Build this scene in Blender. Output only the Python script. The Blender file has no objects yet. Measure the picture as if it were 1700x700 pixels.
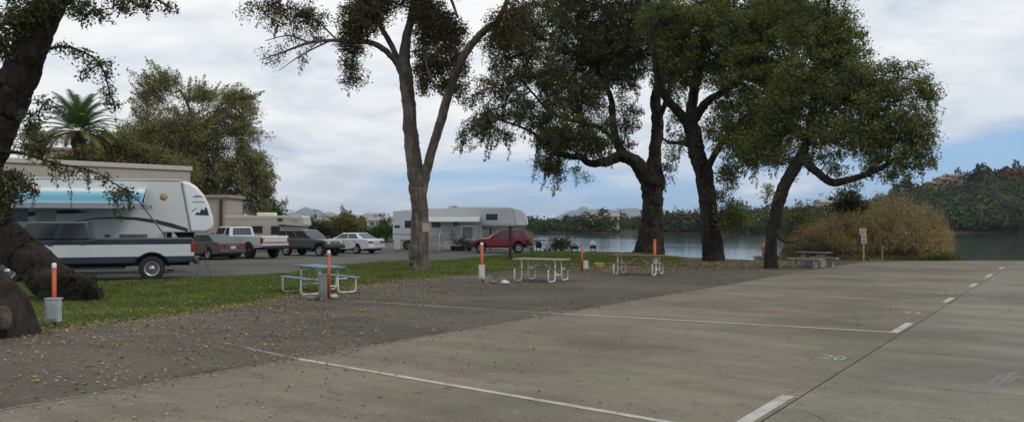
import bpy, bmesh, math, random
import numpy as np
from mathutils import Vector, Matrix
random.seed(7)
RNG = np.random.default_rng(11)
SC = bpy.context.scene
COL = SC.collection
F, CX, HY, EYE = 1350.0, 850.0, 374.0, 1.9      # focal length in photo pixels, horizon row, eye height
def P(px, py, d):                                # measured picture point at a distance -> world
    return np.array([(px - CX) * d / F, d, EYE - (py - HY) * d / F])
def G(px, py):                                   # picture point lying on the level ground
    d = F * EYE / (py - HY)
    return ((px - CX) * d / F, d)
def UV(u, v):                                    # parking grid axes -> world
    return (u * .568 + v * .823, u * .823 - v * .568)

# ---------------------------------------------------------------- materials
class NT:
    def __init__(s, m):
        m.use_nodes = True; s.t = m.node_tree; s.t.nodes.clear()
    def n(s, typ, **kw):
        nd = s.t.nodes.new(typ)
        for k, v in kw.items():
            if k in nd.inputs.keys() if isinstance(k, str) else False: nd.inputs[k].default_value = v
            else: setattr(nd, k, v)
        return nd
    def l(s, a, b): s.t.links.new(a, b)
    def noise(s, vec, scale, detail=4, rough=.55, dist=0):
        nd = s.n('ShaderNodeTexNoise'); nd.inputs['Scale'].default_value = scale
        nd.inputs['Detail'].default_value = detail; nd.inputs['Roughness'].default_value = rough
        nd.inputs['Distortion'].default_value = dist
        s.l(vec, nd.inputs['Vector']); return nd.outputs['Fac']
    def ramp(s, fac, stops, interp='LINEAR'):
        r = s.n('ShaderNodeValToRGB'); cr = r.color_ramp; cr.interpolation = interp
        while len(cr.elements) < len(stops): cr.elements.new(.5)
        for e, (p, c) in zip(cr.elements, stops):
            e.position = p; e.color = (*c, 1) if len(c) == 3 else c
        s.l(fac, r.inputs['Fac']); return r.outputs['Color']
    def mix(s, fac, a, b, typ='MIX'):
        m = s.n('ShaderNodeMix', data_type='RGBA', blend_type=typ)
        if isinstance(fac, (int, float)): m.inputs[0].default_value = fac
        else: s.l(fac, m.inputs[0])
        for sock, v in ((m.inputs[6], a), (m.inputs[7], b)):
            if isinstance(v, (tuple, list)): sock.default_value = (*v, 1)
            else: s.l(v, sock)
        return m.outputs[2]
    def math(s, op, a, b=None, c=None):
        m = s.n('ShaderNodeMath', operation=op)
        for i, v in enumerate((a, b, c)):
            if v is None: continue
            if isinstance(v, (int, float)): m.inputs[i].default_value = v
            else: s.l(v, m.inputs[i])
        return m.outputs[0]
    def coords(s, kind='Object'):
        return s.n('ShaderNodeTexCoord').outputs[kind]
    def world(s):
        return s.n('ShaderNodeNewGeometry').outputs['Position']
    def bump(s, h, strength=.3, dist=.02):
        b = s.n('ShaderNodeBump'); b.inputs['Strength'].default_value = strength; b.inputs['Distance'].default_value = dist
        s.l(h, b.inputs['Height']); return b.outputs['Normal']
    def bsdf(s, col, rough=.6, metal=0, normal=None, spec=.5, coat=0, trans=None):
        b = s.n('ShaderNodeBsdfPrincipled')
        if isinstance(col, (tuple, list)): b.inputs['Base Color'].default_value = (*col, 1)
        else: s.l(col, b.inputs['Base Color'])
        if isinstance(rough, (int, float)): b.inputs['Roughness'].default_value = rough
        else: s.l(rough, b.inputs['Roughness'])
        b.inputs['Metallic'].default_value = metal
        b.inputs['Specular IOR Level'].default_value = spec
        b.inputs['Coat Weight'].default_value = coat
        if normal is not None: s.l(normal, b.inputs['Normal'])
        o = s.n('ShaderNodeOutputMaterial'); s.l(b.outputs[0], o.inputs['Surface']); return b
MATS = {}
def pmat(name, col, rough=.5, var=.12, scale=3, metal=0, bump=0, coat=0, bscale=40, spec=.5):
    """plain paint, plastic, metal...: one colour with a little wear"""
    if name in MATS: return MATS[name]
    m = bpy.data.materials.new(name); t = NT(m); c = t.coords()
    f = t.noise(c, scale, 5, .6)
    dark = tuple(x * (1 - var) for x in col); lite = tuple(min(1, x * (1 + var)) for x in col)
    k = t.ramp(f, [(.3, dark), (.7, lite)])
    nrm = t.bump(t.noise(c, bscale, 3), bump, .01) if bump else None
    r = t.math('MULTIPLY_ADD', f, .25, max(.02, rough - .12))
    t.bsdf(k, r, metal, nrm, spec, coat); MATS[name] = m; return m
def leafmat(name, cols, rough=.55, trans=.32):
    if name in MATS: return MATS[name]
    m = bpy.data.materials.new(name); t = NT(m)
    g = t.n('ShaderNodeNewGeometry')
    n = len(cols)
    k = t.ramp(g.outputs['Random Per Island'], [(i / (n - 1), c) for i, c in enumerate(cols)])
    big = t.noise(g.outputs['Position'], .8, 2)
    k = t.mix(t.ramp(big, [(.40, (0, 0, 0)), (.62, (.75, .75, .75))]), k, tuple(np.mean(cols, 0) * np.array([1.6, 1.55, 1.0])))
    b = t.bsdf(k, rough, spec=.22)
    if trans:
        tr = t.n('ShaderNodeBsdfTranslucent'); t.l(k, tr.inputs['Color'])
        mx = t.n('ShaderNodeMixShader'); mx.inputs[0].default_value = trans
        o = [x for x in t.t.nodes if x.type == 'OUTPUT_MATERIAL'][0]
        t.l(b.outputs[0], mx.inputs[1]); t.l(tr.outputs[0], mx.inputs[2]); t.l(mx.outputs[0], o.inputs['Surface'])
    MATS[name] = m; return m
def tintmat(name, rough=.7):
    """foliage whose hue belongs to each tree (stored per tree on the mesh)"""
    m = bpy.data.materials.new(name); t = NT(m)
    a = t.n('ShaderNodeAttribute', attribute_name='tree_hue')
    g = t.n('ShaderNodeNewGeometry')
    v = t.math('MULTIPLY_ADD', g.outputs['Random Per Island'], .7, .65)
    k = t.n('ShaderNodeVectorMath', operation='SCALE'); t.l(a.outputs['Color'], k.inputs[0]); t.l(v, k.inputs['Scale'])
    t.bsdf(k.outputs[0], rough, spec=.15); MATS[name] = m; return m
def barkmat(name, dark, lite, scale=6, patch=None):
    if name in MATS: return MATS[name]
    m = bpy.data.materials.new(name); t = NT(m); w = t.world()
    mp = t.n('ShaderNodeMapping'); mp.inputs['Scale'].default_value = (1, 1, .22); t.l(w, mp.inputs['Vector'])
    f = t.noise(mp.outputs[0], scale, 6, .65, .6); f2 = t.noise(w, 1.3, 3)
    k = t.ramp(f, [(.36, dark), (.64, lite)])
    if patch: k = t.mix(t.ramp(f2, [(.45, (0, 0, 0)), (.62, (1, 1, 1))]), k, patch)
    vo = t.n('ShaderNodeTexVoronoi'); vo.inputs['Scale'].default_value = scale * 1.6; t.l(mp.outputs[0], vo.inputs['Vector'])
    h = t.math('ADD', f, t.math('MULTIPLY', vo.outputs['Distance'], .6))
    t.bsdf(k, .9, normal=t.bump(h, 1.0, .12), spec=.2); MATS[name] = m; return m

# ---------------------------------------------------------------- object helpers
def tag(o, label=None, cat=None, group=None, kind=None):
    if label: o['label'] = label
    if cat: o['category'] = cat
    if group: o['group'] = group
    if kind: o['kind'] = kind
    return o
def thing(name, label, cat, loc=(0, 0, 0), rotz=0, group=None):
    o = bpy.data.objects.new(name, None); COL.objects.link(o)
    o.location = loc; o.rotation_euler = (0, 0, rotz); o.empty_display_size = .2
    return tag(o, label, cat, group)
def copy_tree(o, parent=None):
    c = o.copy(); COL.objects.link(c)
    if parent is not None: c.parent = parent
    for ch in [x for x in COL.objects if x.parent == o]: copy_tree(ch, c)
    return c
class MB:
    def __init__(s): s.v = []; s.f = []
    def add(s, vs, fs):
        b = len(s.v); s.v += [tuple(map(float, v)) for v in vs]; s.f += [tuple(i + b for i in f) for f in fs]; return s
    def box(s, c, d, rz=0, ry=0):
        M = Matrix.Rotation(rz, 3, 'Z') @ Matrix.Rotation(ry, 3, 'Y')
        vs = [Vector(c) + M @ Vector((sx * d[0] / 2, sy * d[1] / 2, sz * d[2] / 2)) for sx in (-1, 1) for sy in (-1, 1) for sz in (-1, 1)]
        return s.add(vs, [(0, 1, 3, 2), (4, 6, 7, 5), (0, 4, 5, 1), (2, 3, 7, 6), (0, 2, 6, 4), (1, 5, 7, 3)])
    def loft(s, A, B):
        n = len(A); return s.add(list(A) + list(B), [tuple(range(n))[::-1], tuple(range(n, 2 * n))] + [(i, (i + 1) % n, n + (i + 1) % n, n + i) for i in range(n)])
    def prism(s, poly, a, b, axis='y'):
        def q(p, t): return (p[0], t, p[1]) if axis == 'y' else ((t, p[0], p[1]) if axis == 'x' else (p[0], p[1], t))
        return s.loft([q(p, a) for p in poly], [q(p, b) for p in poly])
    def tube(s, pts, r, n=8, cap=True):
        pts = [Vector(p) for p in pts]; rs = r if isinstance(r, (list, tuple)) else [r] * len(pts)
        rings = []; up = None
        for i, p in enumerate(pts):
            d = (pts[min(i + 1, len(pts) - 1)] - pts[max(i - 1, 0)]).normalized()
            if up is None: up = Vector((0, 0, 1)) if abs(d.z) < .9 else Vector((1, 0, 0))
            a = d.cross(up).normalized(); up = a.cross(d).normalized()
            rings.append([p + (a * math.cos(t) + up * math.sin(t)) * rs[i] for t in [2 * math.pi * k / n for k in range(n)]])
        vs = [v for R in rings for v in R]; fs = []
        for i in range(len(pts) - 1):
            for k in range(n): fs.append((i * n + k, i * n + (k + 1) % n, (i + 1) * n + (k + 1) % n, (i + 1) * n + k))
        if cap: fs += [tuple(range(n))[::-1], tuple(range((len(pts) - 1) * n, len(pts) * n))]
        return s.add(vs, fs)
    def lathe(s, prof, n=20, c=(0, 0, 0), axis='z', closed=False):
        vs = []; m = len(prof)
        for k in range(n):
            t = 2 * math.pi * k / n
            for r, h in prof:
                a, b = r * math.cos(t), r * math.sin(t)
                p = (a, b, h) if axis == 'z' else ((a, h, b) if axis == 'y' else (h, a, b))
                vs.append((p[0] + c[0], p[1] + c[1], p[2] + c[2]))
        fs = []
        for k in range(n):
            for j in range(m - 1 + (1 if closed else 0)):
                j2 = (j + 1) % m; fs.append((k * m + j, ((k + 1) % n) * m + j, ((k + 1) % n) * m + j2, k * m + j2))
        return s.add(vs, fs)
    def panel(s, p00, p10, p11, p01, s0, s1, t0, t1, off=.006, th=.012, inset=None):
        """a thin slab lying on a four-cornered face"""
        p = [Vector(x) for x in (p00, p10, p11, p01)]
        def bl(a, b): return (p[0] * (1 - a) + p[1] * a) * (1 - b) + (p[3] * (1 - a) + p[2] * a) * b
        n = (p[1] - p[0]).cross(p[3] - p[0]).normalized()
        q = [bl(s0, t0), bl(s1, t0), bl(s1, t1), bl(s0, t1)] if inset is None else [bl(a, b) for a, b in inset]
        return s.loft([x + n * (off - th) for x in q], [x + n * off for x in q])
    def build(s, name, mat, parent=None, smooth=False, bevel=0, seg=2, loc=None, angle=35):
        me = bpy.data.meshes.new(name); me.from_pydata(s.v, [], s.f)
        bm = bmesh.new(); bm.from_mesh(me); bmesh.ops.recalc_face_normals(bm, faces=bm.faces); bm.to_mesh(me); bm.free()
        me.materials.append(mat)
        o = bpy.data.objects.new(name, me); COL.objects.link(o)
        if parent is not None: o.parent = parent
        if loc is not None: o.location = loc
        if bevel:
            b = o.modifiers.new('bevel', 'BEVEL'); b.width = bevel; b.segments = seg; b.limit_method = 'ANGLE'; b.angle_limit = math.radians(angle)
        if smooth or bevel:
            me.polygons.foreach_set('use_smooth', [True] * len(me.polygons)); 
            if bevel:
                w = o.modifiers.new('normals', 'WEIGHTED_NORMAL'); w.keep_sharp = False
        return o
class NM:
    """large meshes straight from arrays (quads and triangles)"""
    def __init__(s): s.vs = []; s.fs = []; s.nv = 0; s.at = []; s.mi = []; s.m = 0
    def add(s, v, f, hue=None):
        v = np.asarray(v, np.float32); f = np.asarray(f, np.int64)
        s.vs.append(v); s.fs.append(f + s.nv); s.nv += len(v); s.mi.append(np.full(len(f), s.m, np.int32))
        if hue is not None: s.at.append(np.broadcast_to(np.asarray(hue, np.float32), (len(v), 3)))
    def build(s, name, mat, parent=None, smooth=False):
        me = bpy.data.meshes.new(name); V = np.concatenate(s.vs)
        me.vertices.add(len(V)); me.vertices.foreach_set('co', V.ravel())
        loops = np.concatenate([f.ravel() for f in s.fs]); tot = np.concatenate([np.full(len(f), f.shape[1]) for f in s.fs])
        me.loops.add(len(loops)); me.loops.foreach_set('vertex_index', loops.astype(np.int32))
        me.polygons.add(len(tot)); start = np.concatenate([[0], np.cumsum(tot)[:-1]])
        me.polygons.foreach_set('loop_start', start.astype(np.int32)); me.polygons.foreach_set('loop_total', tot.astype(np.int32))
        if smooth: me.polygons.foreach_set('use_smooth', np.ones(len(tot), bool))
        if s.at:
            a = me.attributes.new('tree_hue', 'FLOAT_COLOR', 'POINT'); C = np.concatenate(s.at)
            a.data.foreach_set('color', np.concatenate([C, np.ones((len(C), 1), np.float32)], 1).ravel())
        me.polygons.foreach_set('material_index', np.concatenate(s.mi))
        me.update(calc_edges=True)
        for q in (mat if isinstance(mat, (list, tuple)) else [mat]): me.materials.append(q)
        o = bpy.data.objects.new(name, me); COL.objects.link(o)
        if parent is not None: o.parent = parent
        return o
def tube_np(nm, pts, rad, n=6, wob=0, seed=0, sub=6):
    pts = np.asarray(pts, float); rad = np.asarray(rad, float); m = len(pts)
    d = np.gradient(pts, axis=0); d /= np.linalg.norm(d, axis=1)[:, None] + 1e-9
    up = np.array([0, 1., 0]) if abs(d[0][1]) < .9 else np.array([1., 0, 0])
    th = np.arange(n) * 2 * np.pi / n; rings = []; dk = .55 * (6 / sub); ph = RNG.normal(0, 1, (n, m)) if n > 16 else None
    for i in range(m):
        a = np.cross(d[i], up); a /= np.linalg.norm(a) + 1e-9; up = np.cross(a, d[i])
        r = rad[i]
        if wob:
            q = seed * 1.7 + i * dk
            r = r * (1 + wob * (np.sin(th * 3 + q) * .6 + np.sin(th * 5 - 1.3 * q) * .4 + np.sin(th * 2 + .37 * q * 2)))
            if n > 16:
                w1 = np.sin(th * 9 + 1.1 * np.sin(q * 1.9) + 2.3 * np.sin(q * .7)) ; w2 = np.sin(th * 13 - 1.4 * np.sin(q * 2.6 + 1)); lump = np.exp(3 * (np.sin(th - q * 1.7) * np.sin(q * 2.9 + seed) - .8))
                r = r * (1 + .02 * w1 * (1 + .6 * np.sin(q * 4.1)) + .016 * w2 + .055 * lump + ph[:, i] * .014)
            rings.append(pts[i] + (np.cos(th) * r)[:, None] * a + (np.sin(th) * r)[:, None] * up)
        else: rings.append(pts[i] + (np.cos(th)[:, None] * a + np.sin(th)[:, None] * up) * r)
    V = np.concatenate(rings); k = np.arange(n); fs = []
    for i in range(m - 1): fs.append(np.stack([i * n + k, i * n + (k + 1) % n, (i + 1) * n + (k + 1) % n, (i + 1) * n + k], 1))
    nm.add(V, np.concatenate(fs))
def rand_rot(n, flat=.0):
    """n random leaf frames (axis, side); flat>0 turns blades toward lying level"""
    a = RNG.normal(size=(n, 3)); a[:, 2] *= (1 - flat); a /= np.linalg.norm(a, axis=1)[:, None]
    b = RNG.normal(size=(n, 3)); b[:, 2] *= (1 - flat); b -= a * (a * b).sum(1)[:, None]; b /= np.linalg.norm(b, axis=1)[:, None] + 1e-9
    return a, b
def leaves_np(nm, c, size, aspect=.5, flat=.3, droop=0, hue=None):
    n = len(c); a, b = rand_rot(n, flat)
    if droop: a[:, 2] -= droop; a /= np.linalg.norm(a, axis=1)[:, None]
    L = size * (.55 + .95 * RNG.beta(1.6, 2.4, n))[:, None] * 1.05; W = L * aspect
    nn = np.cross(a, b) * L * .12
    V = np.stack([c - a * L * .5, c + b * W * .5 + nn, c + a * L * .5, c - b * W * .5 + nn], 1).reshape(-1, 3)
    f = np.arange(n)[:, None] * 4 + np.arange(4)
    nm.add(V, f, None if hue is None else np.repeat(hue, 4, 0))
def smooth_path(pts, sub=4):
    """Catmull-Rom through rows of [x,y,z,r]"""
    p = np.asarray(pts, float); out = []
    for i in range(len(p) - 1):
        p0 = p[max(i - 1, 0)]; p1 = p[i]; p2 = p[i + 1]; p3 = p[min(i + 2, len(p) - 1)]
        for t in np.linspace(0, 1, sub, endpoint=False):
            out.append(.5 * ((2 * p1) + (p2 - p0) * t + (2 * p0 - 5 * p1 + 4 * p2 - p3) * t * t + (3 * p1 - p0 - 3 * p2 + p3) * t ** 3))
    out.append(p[-1]); return np.array(out)

# ---------------------------------------------------------------- trees
DENS = 50
HAZE = 9e-5
def grow_tree(name, label, cat, D, base_px, limbs, clumps, bark, leaf, group=None, leaf_size=.11, per=42, spread=.42, k=1.0,
              droop=.25, gap=.0, trunk_sides=14, twig=.007, flare=1.5, sprays=.16):
    """limbs: [[(px,py,depth offset,width px),...],...] first one is the trunk; clumps: (px,py,depth offset m,rx px,ry px,density)"""
    b = P(base_px[0], base_px[1], D); org = np.array([b[0], b[1], max(0, b[2]) if b[2] > .2 else 0])
    root = thing(name, label, cat, tuple(org), 0, group)
    nodes = []; rads = []; tm = NM()
    for li, L in enumerate(limbs):
        pts = []
        for (px, py, dy, w) in L:
            q = P(px, py, D + dy) - org; pts.append([*q, w * (D + dy) / F / 2])
        sub = 18 if pts[0][3] > .12 and D < 60 else 6; path = smooth_path(pts, sub)
        path[:, 3] = np.maximum(path[:, 3], .01)
        jit = np.cumsum(RNG.normal(0, .012 * (6 / sub) ** .5, (len(path), 3)), 0); jit -= np.linspace(0, 1, len(path))[:, None] * jit[-1]
        path[:, :3] += jit * min(3, path[0, 3] * 4)
        if li == 0 and flare:
            z = path[:, 2] - path[0, 2]; path[:, 3] *= 1 + (flare - 1) * np.exp(-np.maximum(z, 0) / (path[0, 3] * 1.1))
            path[0, 2] -= .25
        tube_np(tm, path[:, :3], path[:, 3], (36 if sub > 6 else trunk_sides) if path[0, 3] > .12 else 8, .055, li, sub)
        st = max(1, sub // 6); nodes += list(path[::st, :3]); rads += list(path[::st, 3])
    tm.build('trunk', bark, root, smooth=True)
    nodes = list(nodes); nbase = len(nodes)
    T = []; dens = []
    for (px, py, dy, rx, ry, dn) in clumps:
        d = D + dy; c = P(px, py, d) - org; s = d / F; Rx, Rz = rx * s, ry * s; Ry = (Rx + Rz) * .5
        n = max(3, int(dn * k * Rx * Rz * DENS))
        u = RNG.normal(size=(n, 3)); u /= np.linalg.norm(u, axis=1)[:, None]; rr = RNG.uniform(0, 1, n) ** .45
        T.append(c + u * rr[:, None] * np.array([Rx, Ry, Rz])); dens += [dn] * n
    T = np.concatenate(T); N = np.array(nodes)
    d0 = np.sqrt(((T[:, None, :] - N[None, ::3, :]) ** 2).sum(2)).min(1); order = np.argsort(d0)
    cap = nbase + len(T) * 4 + 10; A = np.zeros((cap, 3)); A[:nbase] = N; na = nbase
    par = np.full(cap, -1); wt = np.zeros(cap); chains = []
    for i in order:
        t = T[i]; dv = A[:na] - t; dist = (dv ** 2).sum(1); 
        dist = dist * np.where(A[:na, 2] > t[2] + .3, 1.5, 1.0)
        j = int(dist.argmin()); s = A[j]; L = math.sqrt(((t - s) ** 2).sum())
        m = 2 if L < .8 else (3 if L < 2.2 else 4); idx = [j]; pj = j
        side = RNG.normal(size=3) * L * .1; side[2] += L * .08
        for q in range(1, m + 1):
            f = q / m; A[na] = s + (t - s) * f + side * math.sin(math.pi * f); par[na] = pj; pj = na; idx.append(na); na += 1
        chains.append(idx)
    for idx in reversed(chains):
        w = 1.0
        for q in reversed(idx[1:]): wt[q] += w; w = wt[q]; 
        # pass the load of this chain on to the chain it hangs from
        p0 = idx[0]
        if p0 >= nbase: wt[p0] += wt[idx[1]]
    bm_ = NM()
    for idx in chains:
        w = wt[idx[1:]]; r = twig * np.maximum(w, 1) ** .45 * 1.25
        r0 = min(rads[idx[0]] * .8, r[0] * 1.3) if idx[0] < nbase else r[0] * 1.1
        rr = np.concatenate([[r0], r]); rr[-1] = max(.4 * rr[-1], .004); pts = A[idx]
        tube_np(bm_, pts, rr, 4 if r0 < .03 else 6)
    n = len(T); cnt = np.maximum(2, RNG.poisson(per, n)); rep = np.repeat(np.arange(n), cnt)
    sg = spread * RNG.uniform(.55, 1.25, n)
    u = RNG.normal(size=(len(rep), 3)); u /= np.linalg.norm(u, axis=1)[:, None]; u *= RNG.uniform(0, 1, len(rep))[:, None] ** .42
    c = T[rep] + u * 1.75 * sg[rep][:, None] * np.array([1, 1, .72])
    if sprays:                                       # loose sprigs hang below and reach out past the crown
        ctr = T.mean(0); ext = T.std(0) + 1e-6; q = (T - ctr) / ext; edge = np.sqrt((q ** 2).sum(1))
        sel = np.flatnonzero(RNG.uniform(0, 1, n) < sprays * np.clip(edge / 1.7, .2, 1.6) ** 2); extra = []
        for i in sel:
            out = q[i] / (edge[i] + 1e-6) * ext; out /= np.linalg.norm(out) + 1e-6
            low = q[i][2] < .4; d_ = np.array([out[0] * .3, out[1] * .3, -1.0]) if low and RNG.uniform() < .75 else out + np.array([0, 0, -.25])
            Ls = spread * RNG.uniform(1.8, 4.2); m_ = int(per * RNG.uniform(.5, 1.0)); f = RNG.uniform(0, 1, m_)[:, None] ** .8
            p_ = T[i] + d_ * Ls * f + RNG.normal(0, .30, (m_, 3)) * spread * (1.15 - .8 * f); extra.append(p_)
            tube_np(bm_, np.stack([T[i], T[i] + d_ * Ls * .55 + RNG.normal(0, .03, 3), T[i] + d_ * Ls]), np.array([.9, .7, .4]) * twig * 1.2, 3)
        c = np.concatenate([c] + extra) if extra else c; rep = np.concatenate([rep] + [np.full(len(e), i) for e, i in zip(extra, sel)]) if extra else rep
    c[:, 2] -= np.abs(RNG.normal(0, .25, len(rep))) * sg[rep] * droop * 3
    bm_.m = 1; leaves_np(bm_, c, leaf_size, .55, .35, droop)
    bm_.build('crown', [bark, leaf], root)
    return root
# ---------------------------------------------------------------- camera, render, world
cam = bpy.data.cameras.new('camera'); co = bpy.data.objects.new('camera', cam); COL.objects.link(co)
co.location = (0, 0, EYE); co.rotation_euler = (math.pi / 2, 0, 0)
cam.sensor_width = 36; cam.lens = F / 1700 * 36; cam.shift_y = (HY - 350) / 1700; cam.clip_end = 30000; cam.clip_start = .1
SC.camera = co
SC.render.resolution_x, SC.render.resolution_y = 1024, 421
SC.view_settings.view_transform = 'Standard'; SC.view_settings.look = 'None'; SC.view_settings.exposure = 0; SC.view_settings.gamma = 1
SC.cycles.max_bounces = 8; SC.cycles.diffuse_bounces = 5; SC.cycles.glossy_bounces = 3; SC.cycles.transmission_bounces = 4; SC.cycles.volume_bounces = 0
SC.cycles.use_denoising = True; SC.cycles.sample_clamp_indirect = 4
SUN_AZ, SUN_EL = math.radians(115), math.radians(46)       # azimuth from straight ahead toward the right
W = bpy.data.worlds.new('World'); SC.world = W; t = NT(W)
sky = t.n('ShaderNodeTexSky', sky_type='NISHITA'); sky.sun_disc = False
sky.sun_elevation = SUN_EL; sky.sun_rotation = SUN_AZ; sky.altitude = 50; sky.air_density = 1.0; sky.dust_density = .6
dirn = t.coords('Generated')
sx = t.n('ShaderNodeSeparateXYZ'); t.l(dirn, sx.inputs[0])
zz = t.math('ADD', t.math('MAXIMUM', sx.outputs[2], 0.0), .20)
cx_ = t.n('ShaderNodeCombineXYZ'); t.l(t.math('DIVIDE', sx.outputs[0], zz), cx_.inputs[0]); t.l(t.math('DIVIDE', sx.outputs[1], zz), cx_.inputs[1])
mp = t.n('ShaderNodeMapping'); mp.inputs['Location'].default_value = (1.7, .35, 0); mp.inputs['Scale'].default_value = (.85, .85, 1); mp.inputs['Rotation'].default_value = (0, 0, -.25)
t.l(cx_.outputs[0], mp.inputs['Vector'])
n1 = t.noise(mp.outputs[0], 1.0, 6, .55, .4)
n2 = t.noise(mp.outputs[0], 2.6, 6, .6, .3)
n3 = t.noise(mp.outputs[0], .62, 3, .5)
# the deck thins toward the right and toward the horizon
bias = t.math('MULTIPLY_ADD', sx.outputs[0], -.44, .205)
bias = t.math('ADD', bias, t.math('MULTIPLY_ADD', t.math('MINIMUM', sx.outputs[2], .2), 2.1, -.13))
cov = t.ramp(t.math('ADD', n1, bias), [(.50, (0, 0, 0)), (.68, (1, 1, 1))])
white = t.ramp(n2, [(.30, (6.0, 6.75, 7.8)), (.45, (8.3, 8.7, 9.2)), (.58, (9.9, 10.0, 10.0))])
for e in [x for x in t.t.nodes if x.type == 'VALTORGB'][-1:]: pass
grey = t.ramp(n3, [(.42, (1, 1, 1)), (.62, (.80, .845, .90))])
cl = t.mix(1.0, white, grey, 'MULTIPLY')
lowblue = t.mix(t.ramp(sx.outputs[2], [(0, (1, 1, 1)), (.6, (.3, .3, .3))]), sky.outputs[0], (3.2, 5.7, 9.0))
skyc = t.mix(.9, sky.outputs[0], lowblue)
full = t.mix(cov, skyc, cl)
bg = t.n('ShaderNodeBackground'); t.l(full, bg.inputs['Color']); bg.inputs['Strength'].default_value = .1
wo = t.n('ShaderNodeOutputWorld'); t.l(bg.outputs[0], wo.inputs['Surface'])
sl = bpy.data.lights.new('sun', 'SUN'); sl.energy = 1.2; sl.angle = math.radians(12); sl.color = (1, .95, .88)
so = bpy.data.objects.new('sun', sl); COL.objects.link(so)
sd = Vector((math.sin(SUN_AZ) * math.cos(SUN_EL), math.cos(SUN_AZ) * math.cos(SUN_EL), math.sin(SUN_EL)))
so.rotation_euler = (-sd).to_track_quat('-Z', 'Y').to_euler()

# ---------------------------------------------------------------- terrain
LAKE = np.array([(1.3, 62), (3.4, 60.5), (9.0, 57), (11.8, 50.5), (14.8, 47.5), (19, 49), (23, 50), (26.5, 47), (34, 45.6), (80, 45.2), (420, 40), (430, 330), (200, 315), (110, 300), (60, 288), (10, 290), (8, 250), (5, 150), (2, 85)], float)
def poly_sd(x, y, poly):
    x = np.asarray(x, float); y = np.asarray(y, float); ins = np.zeros(x.shape, bool); dm = np.full(x.shape, 1e9)
    n = len(poly)
    for i in range(n):
        x0, y0 = poly[i]; x1, y1 = poly[(i + 1) % n]
        c = ((y0 > y) != (y1 > y)) & (x < (x1 - x0) * (y - y0) / (y1 - y0 + 1e-12) + x0); ins ^= c
        dx, dy = x1 - x0, y1 - y0; tt = np.clip(((x - x0) * dx + (y - y0) * dy) / (dx * dx + dy * dy), 0, 1)
        dm = np.minimum(dm, np.hypot(x - x0 - tt * dx, y - y0 - tt * dy))
    return np.where(ins, dm, -dm)
SKYL_X = np.array([-400, 0, 300, 480, 560, 650, 760, 880, 980, 1060, 1160, 1260, 1330, 1400, 1500, 1560, 1620, 1700, 1900, 2500])
SKYL_H = np.array([20, 20, 20, 17, 18, 16, 16, 14, 15, 17, 26, 34, 38, 48, 70, 88, 98, 106, 120, 125])
def hill(x, y):
    px = CX + F * x / np.maximum(y, 30); S = np.interp(px, SKYL_X, SKYL_H)
    crest = np.interp(px, [700, 900, 1300, 1700], [700, 520, 470, 450])
    tt = np.clip((y - 305) / (crest - 305), 0, 1); tt = tt * tt * (3 - 2 * tt) * .55 + .45 * tt
    yy = np.minimum(y, crest)
    z = (S * yy / F + EYE - 7.5) * tt
    z = np.where(y > crest, z * np.clip(1 - (y - crest) / 1200, 0, 1), z)
    return np.where(y > 305, np.maximum(z, 0), 0) + np.where(y > 305, 1.2 * np.sin(x * .021 + y * .013) * tt, 0)
def land_z(x, y):
    x = np.asarray(x, float); y = np.asarray(y, float)
    wob = 1.0 * np.sin(x * .35) * np.clip((np.abs(y - 60) + 0) / 60, 0, 1) + 3 * np.sin(x * .06) * (y > 200)
    sd = poly_sd(x, y + wob * 0, LAKE) + wob * (y > 200) + .5 * np.sin(x * .7 + 1) * np.sin(y * .5)
    s = np.clip((sd + 2.2) / 5.0, 0, 1); s = s * s * (3 - 2 * s)
    return hill(x, y) * (1 - s) - 2.6 * s
def axis(breaks):
    out = [breaks[0][0]]
    for (a, b, st) in breaks:
        n = max(1, int(round((b - a) / st))); out += list(np.linspace(a, b, n + 1)[1:])
    return np.array(out)
gx = axis([(-12000, -2000, 1500), (-2000, -400, 100), (-400, -60, 20), (-60, 0, 3), (0, 40, .8), (40, 100, 3), (100, 600, 12), (600, 2000, 100), (2000, 12000, 1500)])
gy = axis([(-400, -20, 40), (-20, 40, 4), (40, 66, .8), (66, 110, 3), (110, 700, 10), (700, 2000, 60), (2000, 12500, 1200)])
X, Y = np.meshgrid(gx, gy); Z = land_z(X, Y)
tm = NM(); nx = len(gx); ii, jj = np.meshgrid(np.arange(len(gy) - 1), np.arange(nx - 1), indexing='ij'); q = (ii * nx + jj).ravel()
tm.add(np.stack([X.ravel(), Y.ravel(), Z.ravel()], 1), np.stack([q, q + 1, q + nx + 1, q + nx], 1))
m = bpy.data.materials.new('earth'); t = NT(m); w = t.world()
f1 = t.noise(w, .5, 5); f2 = t.noise(w, 9, 5, .7); f3 = t.noise(w, .02, 4)
k = t.ramp(f2, [(.25, (.045, .034, .024)), (.5, (.085, .065, .045)), (.75, (.14, .105, .07))])
k = t.mix(t.ramp(f1, [(.42, (0, 0, 0)), (.6, (1, 1, 1))]), k, (.07, .075, .032))
far = t.ramp(f3, [(.45, (.03, .034, .016)), (.7, (.085, .075, .04))])
sy = t.n('ShaderNodeSeparateXYZ'); t.l(w, sy.inputs[0])
k = t.mix(t.math('GREATER_THAN', sy.outputs[1], 110), k, far)
t.bsdf(k, .95, normal=t.bump(f2, .5, .03), spec=.1)
o = tm.build('ground', m, smooth=True); tag(o, kind='structure')
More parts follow.
